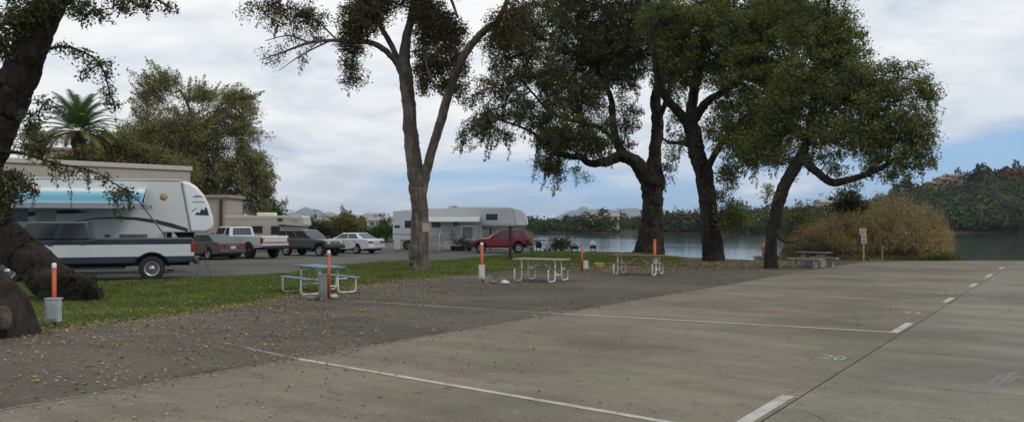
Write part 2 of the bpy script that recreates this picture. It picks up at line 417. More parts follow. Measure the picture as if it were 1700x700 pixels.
# lake
m = bpy.data.materials.new('lake_water'); t = NT(m); w = t.world()
mp = t.n('ShaderNodeMapping'); mp.inputs['Scale'].default_value = (.7, 1.5, 1); t.l(w, mp.inputs['Vector'])
f = t.noise(mp.outputs[0], 1.1, 4, .6); g = t.noise(w, .035, 3, .5)
sw = t.n('ShaderNodeSeparateXYZ'); t.l(w, sw.inputs[0]); calm = t.ramp(t.math('DIVIDE', sw.outputs[0], 100), [(.12, (1, 1, 1)), (.30, (.12, .12, .12))])
st = t.math('MULTIPLY', t.math('MULTIPLY', t.ramp(g, [(.38, (.2, .2, .2)), (.60, (1, 1, 1))]), .30), calm)
b = t.n('ShaderNodeBump'); b.inputs['Distance'].default_value = .12; t.l(st, b.inputs['Strength']); t.l(f, b.inputs['Height'])
t.bsdf((.016, .026, .026), .07, normal=b.outputs[0], spec=.5)
wm = MB().box((215, 185, -1.55), (450, 320, 1.1)); o = wm.build('lake_water', m); tag(o, kind='structure')
# far blue mountains
mm = pmat('mountain_forest', (.05, .065, .05), .95, .3, .002)
def mountain(pts, d):
    nm = NM(); V = []; n = 60; rows = 14
    xs = np.linspace(pts[0][0], pts[-1][0], n); hs = np.interp(xs, [p[0] for p in pts], [p[1] for p in pts])
    hs = hs + np.where(hs > 3, RNG.normal(0, .5, n), 0)
    for r in range(rows):
        tt = r / (rows - 1); a = 1 - abs(2 * tt - 1); dd = d + (tt - .5) * 2600
        V.append(np.stack([(xs - CX) * d / F, np.full(n, dd), -20 + (hs * d / F + 22) * a ** .8 * (1 + .06 * np.sin(xs * .3 + r))], 1))
    V = np.concatenate(V); ii, jj = np.meshgrid(np.arange(rows - 1), np.arange(n - 1), indexing='ij'); q = (ii * n + jj).ravel()
    nm.add(V, np.stack([q, q + 1, q + n + 1, q + n], 1)); o = nm.build('mountain', mm, smooth=True); tag(o, kind='structure')
mountain([(455, 0), (480, 20), (500, 24), (512, 31), (520, 30), (535, 23), (550, 22), (575, 18), (600, 8), (630, 0)], 8200)
mountain([(900, 0), (935, 22), (955, 27), (968, 32), (980, 28), (1000, 26), (1025, 28), (1045, 31), (1060, 29), (1085, 20), (1130, 22), (1200, 12), (1260, 0)], 8600)

# ---------------------------------------------------------------- pavements
def sheet(name, pts, z, mat, kind='structure'):
    mb = MB(); mb.add([(x, y, z) for x, y in pts], [tuple(range(len(pts)))])
    me_o = mb.build(name, mat)
    bm = bmesh.new(); bm.from_mesh(me_o.data); bmesh.ops.triangulate(bm, faces=bm.faces)
    for f in bm.faces:
        if f.normal.z < 0: f.normal_flip()
    bm.to_mesh(me_o.data); bm.free()
    return tag(me_o, kind=kind)
def paving(name, base, var, agg=.25, crack=.0, warm=(1, 1, 1), stain=.35, blotch=(.45, .62), mott=.9):
    m = bpy.data.materials.new(name); t = NT(m); w = t.world()
    rot = t.n('ShaderNodeMapping'); rot.inputs['Rotation'].default_value = (0, 0, .604); t.l(w, rot.inputs['Vector'])
    stretch = t.n('ShaderNodeMapping'); stretch.inputs['Scale'].default_value = (.35, 1.3, 1); t.l(rot.outputs[0], stretch.inputs['Vector'])
    big = t.noise(w, .22, 5, .6); mid = t.noise(stretch.outputs[0], 1.1, 6, .65); fine = t.noise(w, 45, 3, .7); spots = t.noise(w, 3.2, 4, .6)
    c = tuple(base * x for x in warm)
    k = t.ramp(mid, [(.28, tuple(x * (1 - var) for x in c)), (.72, tuple(x * (1 + var) for x in c))])
    k = t.mix(t.ramp(big, [(blotch[0], (0, 0, 0)), (blotch[1], (1, 1, 1))]), k, tuple(x * (1 - stain) for x in c))
    tint = t.noise(w, .55, 4, .6); k = t.mix(t.math('MULTIPLY', t.ramp(tint, [(.38, (0, 0, 0)), (.62, (1, 1, 1))]), mott), k, t.mix(1.0, k, (.92, 1.06, .90), 'MULTIPLY'))
    k = t.mix(agg, k, t.ramp(fine, [(.35, (.25, .25, .25)), (.65, (1.0, 1.0, 1.0))]), 'OVERLAY')
    k = t.mix(t.math('MULTIPLY', t.ramp(spots, [(.60, (0, 0, 0)), (.70, (1, 1, 1))]), .55), k, tuple(x * .5 for x in c))
    oil = t.noise(stretch.outputs[0], .62, 4, .55, .5); k = t.mix(t.math('MULTIPLY', t.ramp(oil, [(.58, (0, 0, 0)), (.74, (1, 1, 1))]), .5), k, tuple(x * q for x, q in zip(c, (.66, .62, .58))))
    if crack:
        vo = t.n('ShaderNodeTexVoronoi', feature='DISTANCE_TO_EDGE'); vo.inputs['Scale'].default_value = .16
        wv = t.n('ShaderNodeVectorMath', operation='ADD'); t.l(w, wv.inputs[0])
        nz = t.n('ShaderNodeTexNoise'); nz.inputs['Scale'].default_value = .8; nz.inputs['Detail'].default_value = 4; t.l(w, nz.inputs['Vector']); t.l(nz.outputs['Color'], wv.inputs[1])
        t.l(wv.outputs[0], vo.inputs['Vector'])
        k = t.mix(t.math('MULTIPLY', t.ramp(vo.outputs['Distance'], [(0, (1, 1, 1)), (.0045, (0, 0, 0))]), crack), k, tuple(x * .35 for x in c))
    t.bsdf(k, .88, normal=t.bump(fine, .35, .006), spec=.25); return m
M_conc = paving('concrete_stalls', .155, .23, .38, .35, (1.14, .935, .75))
M_conc2 = paving('concrete_aisle', .168, .23, .38, .6, (1.10, .945, .79), .32)
M_asph = paving('asphalt_dark', .060, .25, .42, .35, (1.22, .98, .80), -.45)
M_lot = paving('asphalt_lot', .098, .18, .3, .0, (1.10, 1.0, .90), .3)
J1, J2 = -9.1, -2.47
# front asphalt apron
front = [(700, 463), (600, 474), (560, 483), (480, 493), (420, 505), (330, 518), (240, 530), (130, 541), (40, 553), (-120, 575)]
back_r = [(1380, 440), (1290, 447), (1180, 449), (1100, 449), (1000, 452), (900, 455), (830, 457), (770, 458)]
apron = [UV(-15, J1 + .0), UV(39.9, J1)] + [G(*p) for p in back_r[1:]] + [G(*p) for p in front] + [(-22, 9), (-30, -4)]
AP_FRONT = [G(x, y - 5) for x, y in front]
edge_pts = []
for i in range(len(front) - 1):
    p0, p1 = np.array(G(*front[i])), np.array(G(*front[i + 1])); nn = max(2, int(np.linalg.norm(p1 - p0) / .22))
    for k in range(nn): edge_pts.append(tuple(p0 + (p1 - p0) * k / nn + RNG.normal(0, .055, 2)))
edge_pts.append(G(*front[-1]))
apron = [UV(-15, J1 + .0), UV(39.9, J1)] + [G(*p) for p in back_r[1:]] + AP_FRONT + [(-22, 9), (-30, -4)]
sheet('asphalt_apron', apron, .004, M_asph)
def uv_at_y(v, y): return UV((y + v * .568) / .823, v)
sheet('concrete_stalls', [UV(-15, J1 - .02), UV(-15, J2 - .018), uv_at_y(J2 - .018, 43.6), G(1440, 433.6), UV(39.9, J1 - .02)], .008, M_conc)
sheet('concrete_aisle', [UV(-15, J2), UV(-15, 45), (90, -38), (90, 43.9), uv_at_y(J2, 43.6)], .008, M_conc2)
lotf = [(-260, 470), (165, 468), (300, 463), (470, 455), (560, 441), (640, 434), (740, 432), (860, 421), (905, 418)]
lot = [G(*p) for p in lotf] + [(2.2, 61), (1, 64), (-3, 96), (-110, 96), (-110, 27)]
sheet('parking_lot', lot, .004, M_lot)
lawn = [G(-300, 590)] + edge_pts[::-1] + [G(*p) for p in ([(740, 458), (780, 455), (850, 448), (960, 443), (1060, 441), (1130, 437)])] + [G(1140, 428), G(1060, 420), G(985, 418.6), G(905, 417.8)] + [G(*p) for p in lotf[::-1][1:]]
LAWN = np.array(lawn)
m = bpy.data.materials.new('lawn_turf'); t = NT(m); w = t.world()
f1 = t.noise(w, .6, 5, .6); f2 = t.noise(w, 14, 4, .7)
k = t.ramp(f2, [(.3, (.04, .072, .013)), (.7, (.085, .135, .028))]); k = t.mix(t.ramp(f1, [(.46, (0, 0, 0)), (.62, (1, 1, 1))]), k, (.12, .105, .05))
t.bsdf(k, .95, normal=t.bump(f2, .6, .03), spec=.1)
sheet('lawn', [(x, y) for x, y in lawn], .006, m)
# painted lines
m = bpy.data.materials.new('line_paint'); t = NT(m); w = t.world()
f = t.noise(w, 16, 5, .7); g = t.noise(w, 1.1, 3)
b = t.bsdf(t.ramp(t.noise(w, 5, 4), [(.3, (.46, .45, .41)), (.7, (.66, .65, .61))]), .8)
def worn(base_mat_col, lo, hi, name, paint=((.36, .345, .30), (.50, .485, .435))):
    m = bpy.data.materials.new(name); t = NT(m); w = t.world()
    f = t.math('ADD', t.math('MULTIPLY', t.noise(w, 22, 5, .75), .55), t.math('MULTIPLY', t.noise(w, 1.3, 3), .45))
    p = t.ramp(t.noise(w, 5, 4), [(.3, paint[0]), (.7, paint[1])])
    k = t.mix(t.ramp(f, [(lo, (0, 0, 0)), (hi, (1, 1, 1))]), base_mat_col, p); t.bsdf(k, .85, spec=.2); return m
P_new = worn((.19, .175, .15), .34, .50, 'stall_paint')
P_mid = worn((.19, .178, .153), .38, .54, 'stall_paint_worn', ((.33, .315, .27), (.43, .415, .365)))
P_old = worn((.075, .065, .057), .40, .56, 'stall_paint_faded', ((.22, .205, .18), (.33, .31, .27)))
P_b = worn((.075, .065, .057), .34, .50, 'stall_paint_dim', ((.24, .225, .20), (.35, .33, .29)))
def stripe(a, b, wd, z, mat):
    a = np.array(a); b = np.array(b); d = (b - a) / np.linalg.norm(b - a); n = np.array([-d[1], d[0]]) * wd / 2
    return sheet('painted_line', [tuple(a + n), tuple(a - n), tuple(b - n), tuple(b + n)], z, mat)
for u0, u1 in ((7.2, 9.19), (15.65, 17.39), (22.6, 24.1), (28.6, 30.5), (34.2, 36.6), (41.0, 43.0)):
    stripe(UV(u0, J2 - .14), UV(u1, J2 - .14), .14, .012, P_new)
def jx(a, b):   # where the stall line a-b meets the asphalt joint
    a = np.array(a); b = np.array(b); va = a[0] * .823 - a[1] * .568; vb = b[0] * .823 - b[1] * .568
    tt = (J1 - va) / (vb - va); return a + (b - a) * tt
def stall(c, mid, end, mats):
    c = np.array(c); mid = np.array(G(*mid)); j = jx(c, mid); v = (j - c) / np.linalg.norm(j - c)
    stripe(c - v * -.0, j + (c - j) * .012, .10, .0125, mats[0]); stripe(j, G(*end), .09, .0085, mats[1])
stall(UV(7.25, J2 - .2), (500, 597), (372, 569), (P_new, P_old))
stall(UV(15.7, J2 - .2), (920, 520), (590, 500), (P_new, P_b))
stall(UV(22.65, J2 - .2), (1130, 483), (860, 471), (P_mid, P_old))
stall(UV(28.65, J2 - .2), (1250, 469), (1050, 462), (P_mid, P_old))
stall(UV(34.25, J2 - .2), (1330, 458), (1180, 455), (P_mid, P_old))
# concrete lip along the joint
stripe(UV(-14, J1 + .03), UV(39.5, J1 + .03), .05, .0125, worn((.17, .16, .135), .4, .6, 'joint_edge', ((.21, .2, .165), (.27, .255, .21))))
# stall numbers
def number(txt, px, py, mat, size):
    cu = bpy.data.curves.new('stall_number', 'FONT'); cu.body = txt; cu.size = size; cu.align_x = 'CENTER'; cu.align_y = 'CENTER'
    tmp = bpy.data.objects.new('tmp_number', cu); COL.objects.link(tmp); bpy.context.view_layer.update()
    me = bpy.data.meshes.new_from_object(tmp.evaluated_get(bpy.context.evaluated_depsgraph_get())); COL.objects.unlink(tmp); bpy.data.objects.remove(tmp)
    c = G(px, py); vx = np.array([.823, -.568]); ux = np.array([.568, .823])
    for v in me.vertices:
        q = np.array(c) + vx * v.co.x * .82 + ux * v.co.y * 1.25; v.co = (q[0], q[1], .0125)
    me.materials.clear(); me.materials.append(mat)
    o = bpy.data.objects.new('painted_number', me); COL.objects.link(o); tag(o, kind='structure')
P_num = worn((.19, .178, .153), .38, .5, 'number_paint', ((.34, .33, .32), (.45, .44, .42)))
number('20', 1383, 594.5, P_num, .43); number('21', 1514, 519.5, P_num, .55); number('22', 1569, 487, P_num, .6); number('23', 1640, 463.5, P_num, .6)
# tyre scuffs on the aisle slab
M_scuff = worn((.19, .183, .165), .46, .7, 'tyre_scuff', ((.12, .112, .10), (.165, .152, .135)))
for a, b, w_, z_ in (((1638, 641), (1662, 623), .06, .0095), ((1652, 643), (1684, 617), .07, .0105), ((1669, 640), (1690, 624), .05, .0115)):
    o = stripe(G(*a), G(*b), w_, z_, M_scuff); o.name = 'tyre_scuff'
M_seam = pmat('slab_seam', (.075, .068, .058), .95, .2, 4)
for u_ in (27.3, 13.4):
    o = stripe(UV(u_, J2 + .05), UV(u_, 30), .022, .0092, M_seam); o.name = 'slab_joint'
ck = [(1322, 679), (1340, 684), (1356, 691), (1372, 702), (1390, 716)]
for i in range(len(ck) - 1): o = stripe(G(*ck[i]), G(*ck[i + 1]), .014, .0090 + .0004 * i, M_seam); o.name = 'slab_crack'

# ---------------------------------------------------------------- grass blades and leaf litter
def inside(x, y, poly): return poly_sd(x, y, poly) > 0
def sample_in(poly, n, lo=None):
    mn, mx = poly.min(0), poly.max(0); out = []
    while sum(map(len, out)) < n:
        p = RNG.uniform(mn, mx, (n * 2, 2)); p = p[inside(p[:, 0], p[:, 1], poly)]; out.append(p)
    return np.concatenate(out)[:n]
pts = sample_in(LAWN, 330000)
ang = np.abs(pts[:, 0] / np.maximum(pts[:, 1], 1)) < .72
keep = ang & (RNG.uniform(0, 1, len(pts)) < np.clip((26 / pts[:, 1]) ** 1.5, .12, 1)); pts = pts[keep]
# thin, ragged margins and worn patches
wp = np.sin(pts[:, 0] * 1.3 + 2 * np.sin(pts[:, 1] * .6)) * np.sin(pts[:, 1] * .9 + 1.7 * np.sin(pts[:, 0] * .5)); dT = np.hypot(pts[:, 0] + 3.93, pts[:, 1] - 34.6); dA = np.hypot(pts[:, 0] + 5.4, pts[:, 1] - 23)
pts = pts[(RNG.uniform(0, 1, len(pts)) < np.where(wp > .45, .4, 1)) & (RNG.uniform(0, 1, len(pts)) < np.clip((dT - .5) / 1.2, .1, 1)) & (RNG.uniform(0, 1, len(pts)) < np.clip((dA - .3) / 1.2, .3, 1))]
sdl = poly_sd(pts[:, 0], pts[:, 1], LAWN); pts = pts[RNG.uniform(0, 1, len(pts)) < np.clip(sdl / .6, .15, 1)]
n = len(pts); sc = np.clip(pts[:, 1] / 20, .8, 2.6)
h = RNG.uniform(.035, .085, n) * np.clip(sc, 1, 1.5); a = RNG.uniform(0, 2 * np.pi, n); wd = .010 * sc * RNG.uniform(.7, 1.4, n)
lean = RNG.normal(0, .5, (n, 2)) * h[:, None]
b0 = np.stack([pts[:, 0] - np.cos(a) * wd, pts[:, 1] - np.sin(a) * wd, np.full(n, .004)], 1); b1 = np.stack([pts[:, 0] + np.cos(a) * wd, pts[:, 1] + np.sin(a) * wd, np.full(n, .004)], 1)
tp = np.stack([pts[:, 0] + lean[:, 0], pts[:, 1] + lean[:, 1], h], 1)
gm = NM(); gm.add(np.stack([b0, b1, tp], 1).reshape(-1, 3), np.arange(n * 3).reshape(-1, 3))
o = gm.build('lawn_grass', leafmat('grass_blade', [(.050, .082, .014), (.078, .125, .023), (.11, .15, .034), (.18, .165, .065)], .6, .2)); tag(o, 'short patchy green grass covering the lawn strip', 'grass', kind='stuff')
def litter(pts, size, zmax=.02):
    n = len(pts); c = np.stack([pts[:, 0], pts[:, 1], RNG.uniform(.014, zmax + .014, n)], 1); return c
lm = NM(); A = np.array(apron)
def scatter(poly, n, fn):
    p = sample_in(np.array(poly), n); w = fn(p); return p[RNG.uniform(0, 1, len(p)) < w]
fr = np.array([G(*p) for p in front])
def front_dist(p): 
    d = np.full(len(p), 1e9)
    for i in range(len(fr) - 1):
        a, b = fr[i], fr[i + 1]; e = b - a; tt = np.clip(((p - a) @ e) / (e @ e), 0, 1); d = np.minimum(d, np.hypot(*(p - a - tt[:, None] * e).T))
    return d
p1 = scatter(A, 120000, lambda p: np.where(np.abs(p[:, 0] / np.maximum(p[:, 1], 1)) < .75, np.exp(-front_dist(p) / .35) * .9 + np.exp(-front_dist(p) / 1.6) * .22 + .10 * np.exp(-((p[:, 0] + 5) / 3.2) ** 2) + .012, 0))
p2 = scatter([(-12, 4), (-2, 5.5), (4, 9), (0, 18), (-9, 17)], 9000, lambda p: .45 * np.exp(-np.hypot((p[:, 0] + 4) / 3, (p[:, 1] - 11.5) / 3.5) ** 2) + .03)
p3 = scatter([UV(0, J1), UV(0, J2), UV(34, J2), UV(34, J1)], 3600, lambda p: .25 * np.exp(-((p[:, 0] * .823 - p[:, 1] * .568) - J1) / 2.2) + .04)
p6 = scatter([UV(0, J1 - .5), UV(0, J1 + .5), UV(26, J1 + .5), UV(26, J1 - .5)], 3000, lambda p: .7 * np.exp(-np.abs(p[:, 0] * .823 - p[:, 1] * .568 - J1) / .16))
p4 = scatter(lawn, 16000, lambda p: np.where(np.abs(p[:, 0] / p[:, 1]) < .7, .12 + .5 * np.exp(-front_dist(p) / .45), 0))
p5 = scatter([G(1000, 452), G(1300, 447), G(1330, 436), G(1200, 430), G(1060, 430), G(950, 442)], 4500, lambda p: .8 + 0 * p[:, 0])
for p, s in ((p1, .055), (p2, .05), (p3, .045), (p4, .07), (p5, .08), (p6, .05)):
    c = litter(p, s); 
    if p is p4: c[:, 2] += .035
    leaves_np(lm, c, s, .6, .82)
o = lm.build('fallen_leaves', leafmat('dry_leaf', [(.12, .075, .042), (.20, .135, .075), (.28, .205, .125), (.16, .11, .065), (.40, .32, .22)], .8, 0)); tag(o, 'dry brown leaves scattered over asphalt and grass edge', 'fallen leaves', kind='stuff')
# ---------------------------------------------------------------- trees
B_oak = barkmat('oak_bark', (.016, .013, .010), (.052, .043, .034), 5)
B_pale = barkmat('pale_bark', (.066, .053, .042), (.225, .185, .148), 4, (.11, .085, .066))
B_far = barkmat('far_bark', (.06, .05, .04), (.15, .125, .10), 3)
L_dark = leafmat('oak_leaf_dark', [(0.0392, 0.0481, 0.0214), (0.0642, 0.0749, 0.0321), (0.0927, 0.0998, 0.0428), (0.1336, 0.1248, 0.0606)])
L_mid = leafmat('oak_leaf_green', [(0.0588, 0.0756, 0.0272), (0.0946, 0.1176, 0.042), (0.147, 0.168, 0.0588), (0.1996, 0.1996, 0.084)])
L_t1 = leafmat('sycamore_leaf', [(0.0336, 0.0364, 0.0196), (0.056, 0.0588, 0.028), (0.098, 0.0868, 0.042), (0.14, 0.098, 0.049)])
L_bg = leafmat('olive_leaf', [(0.1033, 0.1148, 0.0505), (0.1607, 0.1721, 0.0734), (0.2295, 0.2295, 0.1033), (0.2984, 0.2639, 0.1377)])
# T0: leaning oak at the left edge
T0L = [[(128, 497, 0, 67), (92, 468, 0, 57), (40, 425, .1, 62), (-12, 375, .2, 67), (-25, 310, .2, 69), (-4, 235, .1, 65), (30, 150, 0, 57), (60, 70, -.1, 50), (86, 0, -.2, 45), (120, -90, -.2, 38), (140, -190, 0, 30), (150, -280, 0, 12)],
       [(66, 60, -.1, 26), (120, -20, -.8, 16), (190, -40, -1.4, 11), (250, -8, -1.8, 6), (282, 12, -2, 3)],
       [(30, 140, 0, 13), (75, 85, -.6, 6), (120, 80, -1.0, 4), (165, 105, -1.3, 3), (182, 150, -1.4, 2.2), (192, 185, -1.4, 2)],
       [(-8, 250, 0, 11), (40, 255, -.7, 5), (90, 270, -1.2, 3.6), (150, 282, -1.6, 2.8), (200, 310, -1.8, 2), (240, 342, -1.9, 2)],
       [(-15, 300, 0, 18), (20, 290, -.8, 10), (45, 310, -1.1, 5)],
       [(95, -30, 0, 24), (40, -70, .5, 18), (-20, -90, 1, 12), (-70, -80, 1.4, 8)]]
T0C = [(150, 18, -1.3, 34, 14, .9), (205, 8, -1.6, 30, 16, .9), (250, 4, -1.8, 24, 12, .8), (282, 12, -2, 8, 6, .9), (120, 5, -1, 26, 18, .9), (40, 30, -.6, 40, 30, 1.1), (10, 60, -.5, 36, 50, 1.2), (60, 10, -.6, 34, 26, 1),
       (100, 82, -.9, 18, 8, .8), (128, 90, -1, 16, 9, .9), (160, 102, -1.3, 20, 10, .9), (142, 118, -1.2, 12, 10, .9), (172, 128, -1.35, 10, 12, .8), (182, 152, -1.4, 6, 12, .9), (191, 176, -1.4, 6, 8, 1), (90, 185, -.9, 22, 10, .3), (75, 175, -.9, 16, 16, .5), (55, 205, -.8, 20, 28, .7), (70, 235, -.9, 24, 16, .6),
       (20, 300, -.9, 26, 20, 1.3), (45, 312, -1.1, 18, 16, 1.1), (10, 330, -.9, 22, 14, 1.3), (60, 262, -1, 20, 6, .6), (90, 270, -1.2, 16, 8, 1), (110, 290, -1.3, 6, 16, .7), (140, 284, -1.5, 18, 8, 1), (170, 292, -1.65, 12, 8, 1), (198, 312, -1.8, 14, 10, 1), (215, 326, -1.85, 12, 10, .9), (188, 325, -1.8, 8, 8, .6),
       (0, -60, .5, 120, 60, .6), (150, -70, -1, 120, 50, .5), (100, -190, 0, 150, 80, .5), (-60, 40, 1, 50, 60, .7)]
grow_tree('oak_tree', 'dark leaning oak with a bowed trunk behind the pale grey box', 'tree', 20.8, (105, 495), T0L, T0C, B_oak, L_dark, leaf_size=.08, per=34, spread=.15, k=3.6, droop=.3, flare=1.12)
# gnarled stump at the lawn corner
g = G(8, 556); root = thing('tree_stump', 'gnarled swollen oak stump with a pale knot at the asphalt corner', 'tree stump', (g[0], g[1], 0))
nm = NM(); n = 40; rows = 26; V = []
s_ = 14.0 / F
for r in range(rows):
    f = r / (rows - 1); z = -.1 + 1.3 * f; th = np.arange(n) * 2 * np.pi / n
    R = np.interp(f, [0, .12, .3, .5, .7, .9, 1], [.56, .50, .50, .46, .38, .25, .10])
    rr = R * (1 + .10 * np.sin(th * 3 + f * 2) + .07 * np.sin(th * 7 - f * 5) + .05 * np.sin(th * 2 + f * 9 + 1))
    rr = rr + .12 * np.exp(-((th - 5.1) / .5) ** 2 - ((f - .2) / .16) ** 2) + .10 * np.exp(-((th - 5.9) / .4) ** 2 - ((f - .42) / .14) ** 2)
    V.append(np.stack([np.cos(th) * rr - .35 * f, np.sin(th) * rr + .1 * f, np.full(n, z)], 1))
V = np.concatenate(V); ii, kk = np.meshgrid(np.arange(rows - 1), np.arange(n), indexing='ij')
nm.add(V, np.stack([ii * n + kk, ii * n + (kk + 1) % n, (ii + 1) * n + (kk + 1) % n, (ii + 1) * n + kk], -1).reshape(-1, 4))
nm.add(np.concatenate([V[-n:], [V[-n:].mean(0) + [0, 0, .05]]]), np.stack([np.arange(n), (np.arange(n) + 1) % n, np.full(n, n)], 1))
nm.build('stump_wood', barkmat('stump_bark', (.016, .013, .011), (.046, .038, .031), 4), root, smooth=True)
kb = MB(); kb.lathe([(0, .09), (.07, .085), (.12, .06), (.15, 0), (.16, -.06)], 14)
k_ = kb.build('knot', barkmat('knot_wood', (.04, .03, .024), (.125, .095, .075), 7), root, smooth=True); k_.location = (.27, -.52, .34); k_.rotation_euler = (1.25, 0, .35); k_.scale = (1, 1.5, .9)
# T1: pale two-stemmed tree
T1L = [[(697, 449, 0, 30), (696, 400, 0, 29), (694, 340, 0, 28), (688, 290, 0, 25), (680, 220, .2, 23), (674, 165, .3, 22), (671, 118, .4, 20), (676, 60, .5, 15), (690, 0, .6, 12), (700, -90, .6, 8), (705, -170, .6, 4)],
       [(697, 330, 0, 18), (706, 290, -.2, 17), (722, 235, -.5, 15), (742, 160, -.9, 14), (768, 95, -1.3, 13), (800, 55, -1.7, 11), (828, 30, -2, 9), (850, -30, -2.4, 7), (870, -110, -2.6, 4)],
       [(671, 130, .4, 12), (655, 100, .2, 10), (630, 78, -.3, 9), (600, 70, -.8, 7), (560, 68, -1.3, 5.5), (515, 72, -1.7, 4.5), (470, 88, -2, 3), (435, 100, -2.2, 1.6)],
       [(668, 115, .4, 10), (650, 75, .6, 9), (630, 40, .8, 7), (615, 0, 1, 5), (600, -60, 1.1, 3)],
       [(515, 72, -1.7, 3), (480, 60, -2, 2.2), (440, 68, -2.2, 1.2)], [(545, 69, -1.4, 3), (500, 92, -1.7, 2), (462, 118, -1.9, 1)], [(560, 68, -1.3, 3), (520, 30, -1.4, 2.4), (470, 8, -1.6, 1.5)],
       [(590, 69, -.9, 4), (586, 100, -.9, 2.5), (583, 132, -.9, 1.4)], [(690, 0, .6, 7), (735, -20, .3, 6), (760, 30, 0, 4)], [(742, 165, -.9, 5), (715, 130, -1.2, 4), (705, 90, -1.3, 3)]]
T1C = [(440, 14, -1.8, 48, 16, .5), (480, 30, -1.9, 36, 26, .4), (520, 50, -1.6, 26, 16, .4), (490, 60, -1.9, 30, 20, .2), (510, 22, -1.6, 38, 24, .5), (470, 88, -2, 30, 14, .12), (500, 95, -1.9, 24, 14, .12), (440, 95, -2.1, 22, 14, .07),
       (600, 30, -.8, 34, 38, 1.5), (625, 12, -.5, 34, 26, 1.5), (585, 70, -.9, 24, 26, 1.3), (583, 108, -.9, 11, 22, 1.3), (580, 132, -.9, 14, 7, 1.2), (596, 128, -.9, 8, 8, .9),
       (715, 30, .2, 34, 34, 1.6), (745, 60, 0, 30, 36, 1.6), (700, 70, 0, 16, 30, .9), (720, 105, -.6, 26, 26, 1.6), (740, 140, -.6, 20, 14, 1.3), (705, 140, -.6, 14, 14, 1.1), (700, 120, -.4, 14, 20, 1), (760, 110, -.8, 16, 30, 1.3), (760, 150, -.8, 16, 14, .8), (775, 170, -1, 14, 10, .7), (700, 10, .4, 26, 22, 1.3), (650, 5, .3, 24, 14, 1.1),
       (830, 60, -2, 34, 24, .7), (800, 150, -1.4, 16, 26, .5), (850, 30, -2.2, 40, 26, .9),
       (450, -50, -1.5, 70, 40, .5), (600, -60, 0, 90, 50, .8), (730, -70, .3, 90, 60, .8), (860, -90, -2.2, 80, 60, .7), (680, -190, .3, 130, 60, .7)]
grow_tree('forked_tree', 'tall pale barked tree with two forked stems standing on the lawn', 'tree', 34.6, (697, 449), T1L, T1C, B_pale, L_t1, leaf_size=.098, per=52, spread=.24, k=2.2, droop=.3, flare=1.22, sprays=.06)
# T2: big oak on the bank
T2L = [[(1078, 421, 0, 38), (1078, 380, 0, 35), (1079, 330, 0, 34), (1080, 300, 0, 34), (1084, 262, .2, 22), (1088, 215, .3, 19), (1086, 165, .4, 17), (1092, 110, .6, 14), (1082, 50, .9, 11), (1070, -20, 1, 8), (1065, -90, 1, 4)],
       [(1076, 300, 0, 26), (1058, 275, -.3, 24), (1035, 262, -.6, 19), (1010, 272, -1, 15), (985, 274, -1.5, 12), (962, 262, -2, 10), (930, 258, -2.6, 8), (905, 240, -3, 6), (870, 215, -3.5, 4), (820, 195, -4, 2.4)],
       [(1040, 264, -.5, 17), (1025, 235, 0, 14), (1018, 200, .6, 11), (1015, 160, 1, 9), (990, 110, 1.6, 7), (960, 60, 2, 5), (930, 10, 2.4, 3)],
       [(1025, 240, 0, 8), (1000, 215, -.8, 7), (965, 205, -1.5, 6), (920, 190, -2.2, 4.5), (880, 150, -2.8, 3), (840, 100, -3, 2)],
       [(1088, 210, .3, 9), (1105, 170, -.8, 8), (1120, 110, -1.6, 6), (1130, 50, -2, 4)],
       [(880, 152, -2.8, 3.4), (830, 178, -3.4, 2.6), (790, 192, -3.8, 1.8), (765, 205, -4, 1.2)]]
T2C = [(790, 215, -3.8, 30, 22, .6), (770, 235, -4, 12, 20, .5), (830, 225, -3.8, 24, 16, .6), (815, 200, -3.6, 34, 22, .8), (850, 175, -3.2, 40, 26, .8), (840, 130, -3, 46, 34, .8), (850, 80, -2.5, 50, 34, 1), (905, 120, -2.6, 50, 46, 1), (890, 50, -1, 60, 46, 1.2), (900, 190, -2.8, 44, 32, 1), (930, 240, -2.6, 44, 26, 1), (905, 265, -2.8, 30, 20, .7), (928, 292, -2.7, 14, 26, .7), (915, 278, -2.8, 22, 14, .6), (960, 285, -2.2, 22, 14, .35), (985, 240, -1.4, 30, 22, .8),
       (970, 160, -.5, 50, 40, 1), (980, 80, 1, 60, 48, 1.3), (960, 20, 1.5, 70, 40, 1.3), (1040, 60, .5, 56, 50, 1.3), (1035, 130, .2, 34, 34, .8), (1045, 195, 0, 24, 30, .7), (1040, 240, -.2, 18, 18, .5), (1060, 20, .6, 60, 34, 1.2), (1105, 130, -1, 30, 40, .9), (1110, 250, -.4, 14, 18, .6), (1108, 285, -.4, 10, 16, .7), (1095, 300, -.3, 8, 10, .5), (1120, 60, -1.6, 40, 44, 1.2), (950, 130, 2.5, 60, 50, .8), (985, 215, -2.5, 50, 30, .8), (930, 215, -3.4, 50, 34, .8), (985, 250, -2.2, 30, 16, .6), (1030, 90, 3, 70, 60, .8),
       (900, -30, 0, 80, 50, 0.41), (1020, -60, .5, 100, 60, 0.41), (980, -150, .5, 110, 60, 0.32)]
grow_tree('oak_tree', 'broad dark oak on the bank whose thick limb sweeps left over the lake', 'tree', 55.8, (1078, 421), T2L, T2C, B_oak, L_dark, leaf_size=.14, per=76, spread=.35, k=.64, sprays=.16, droop=.3, flare=1.35, twig=.010)
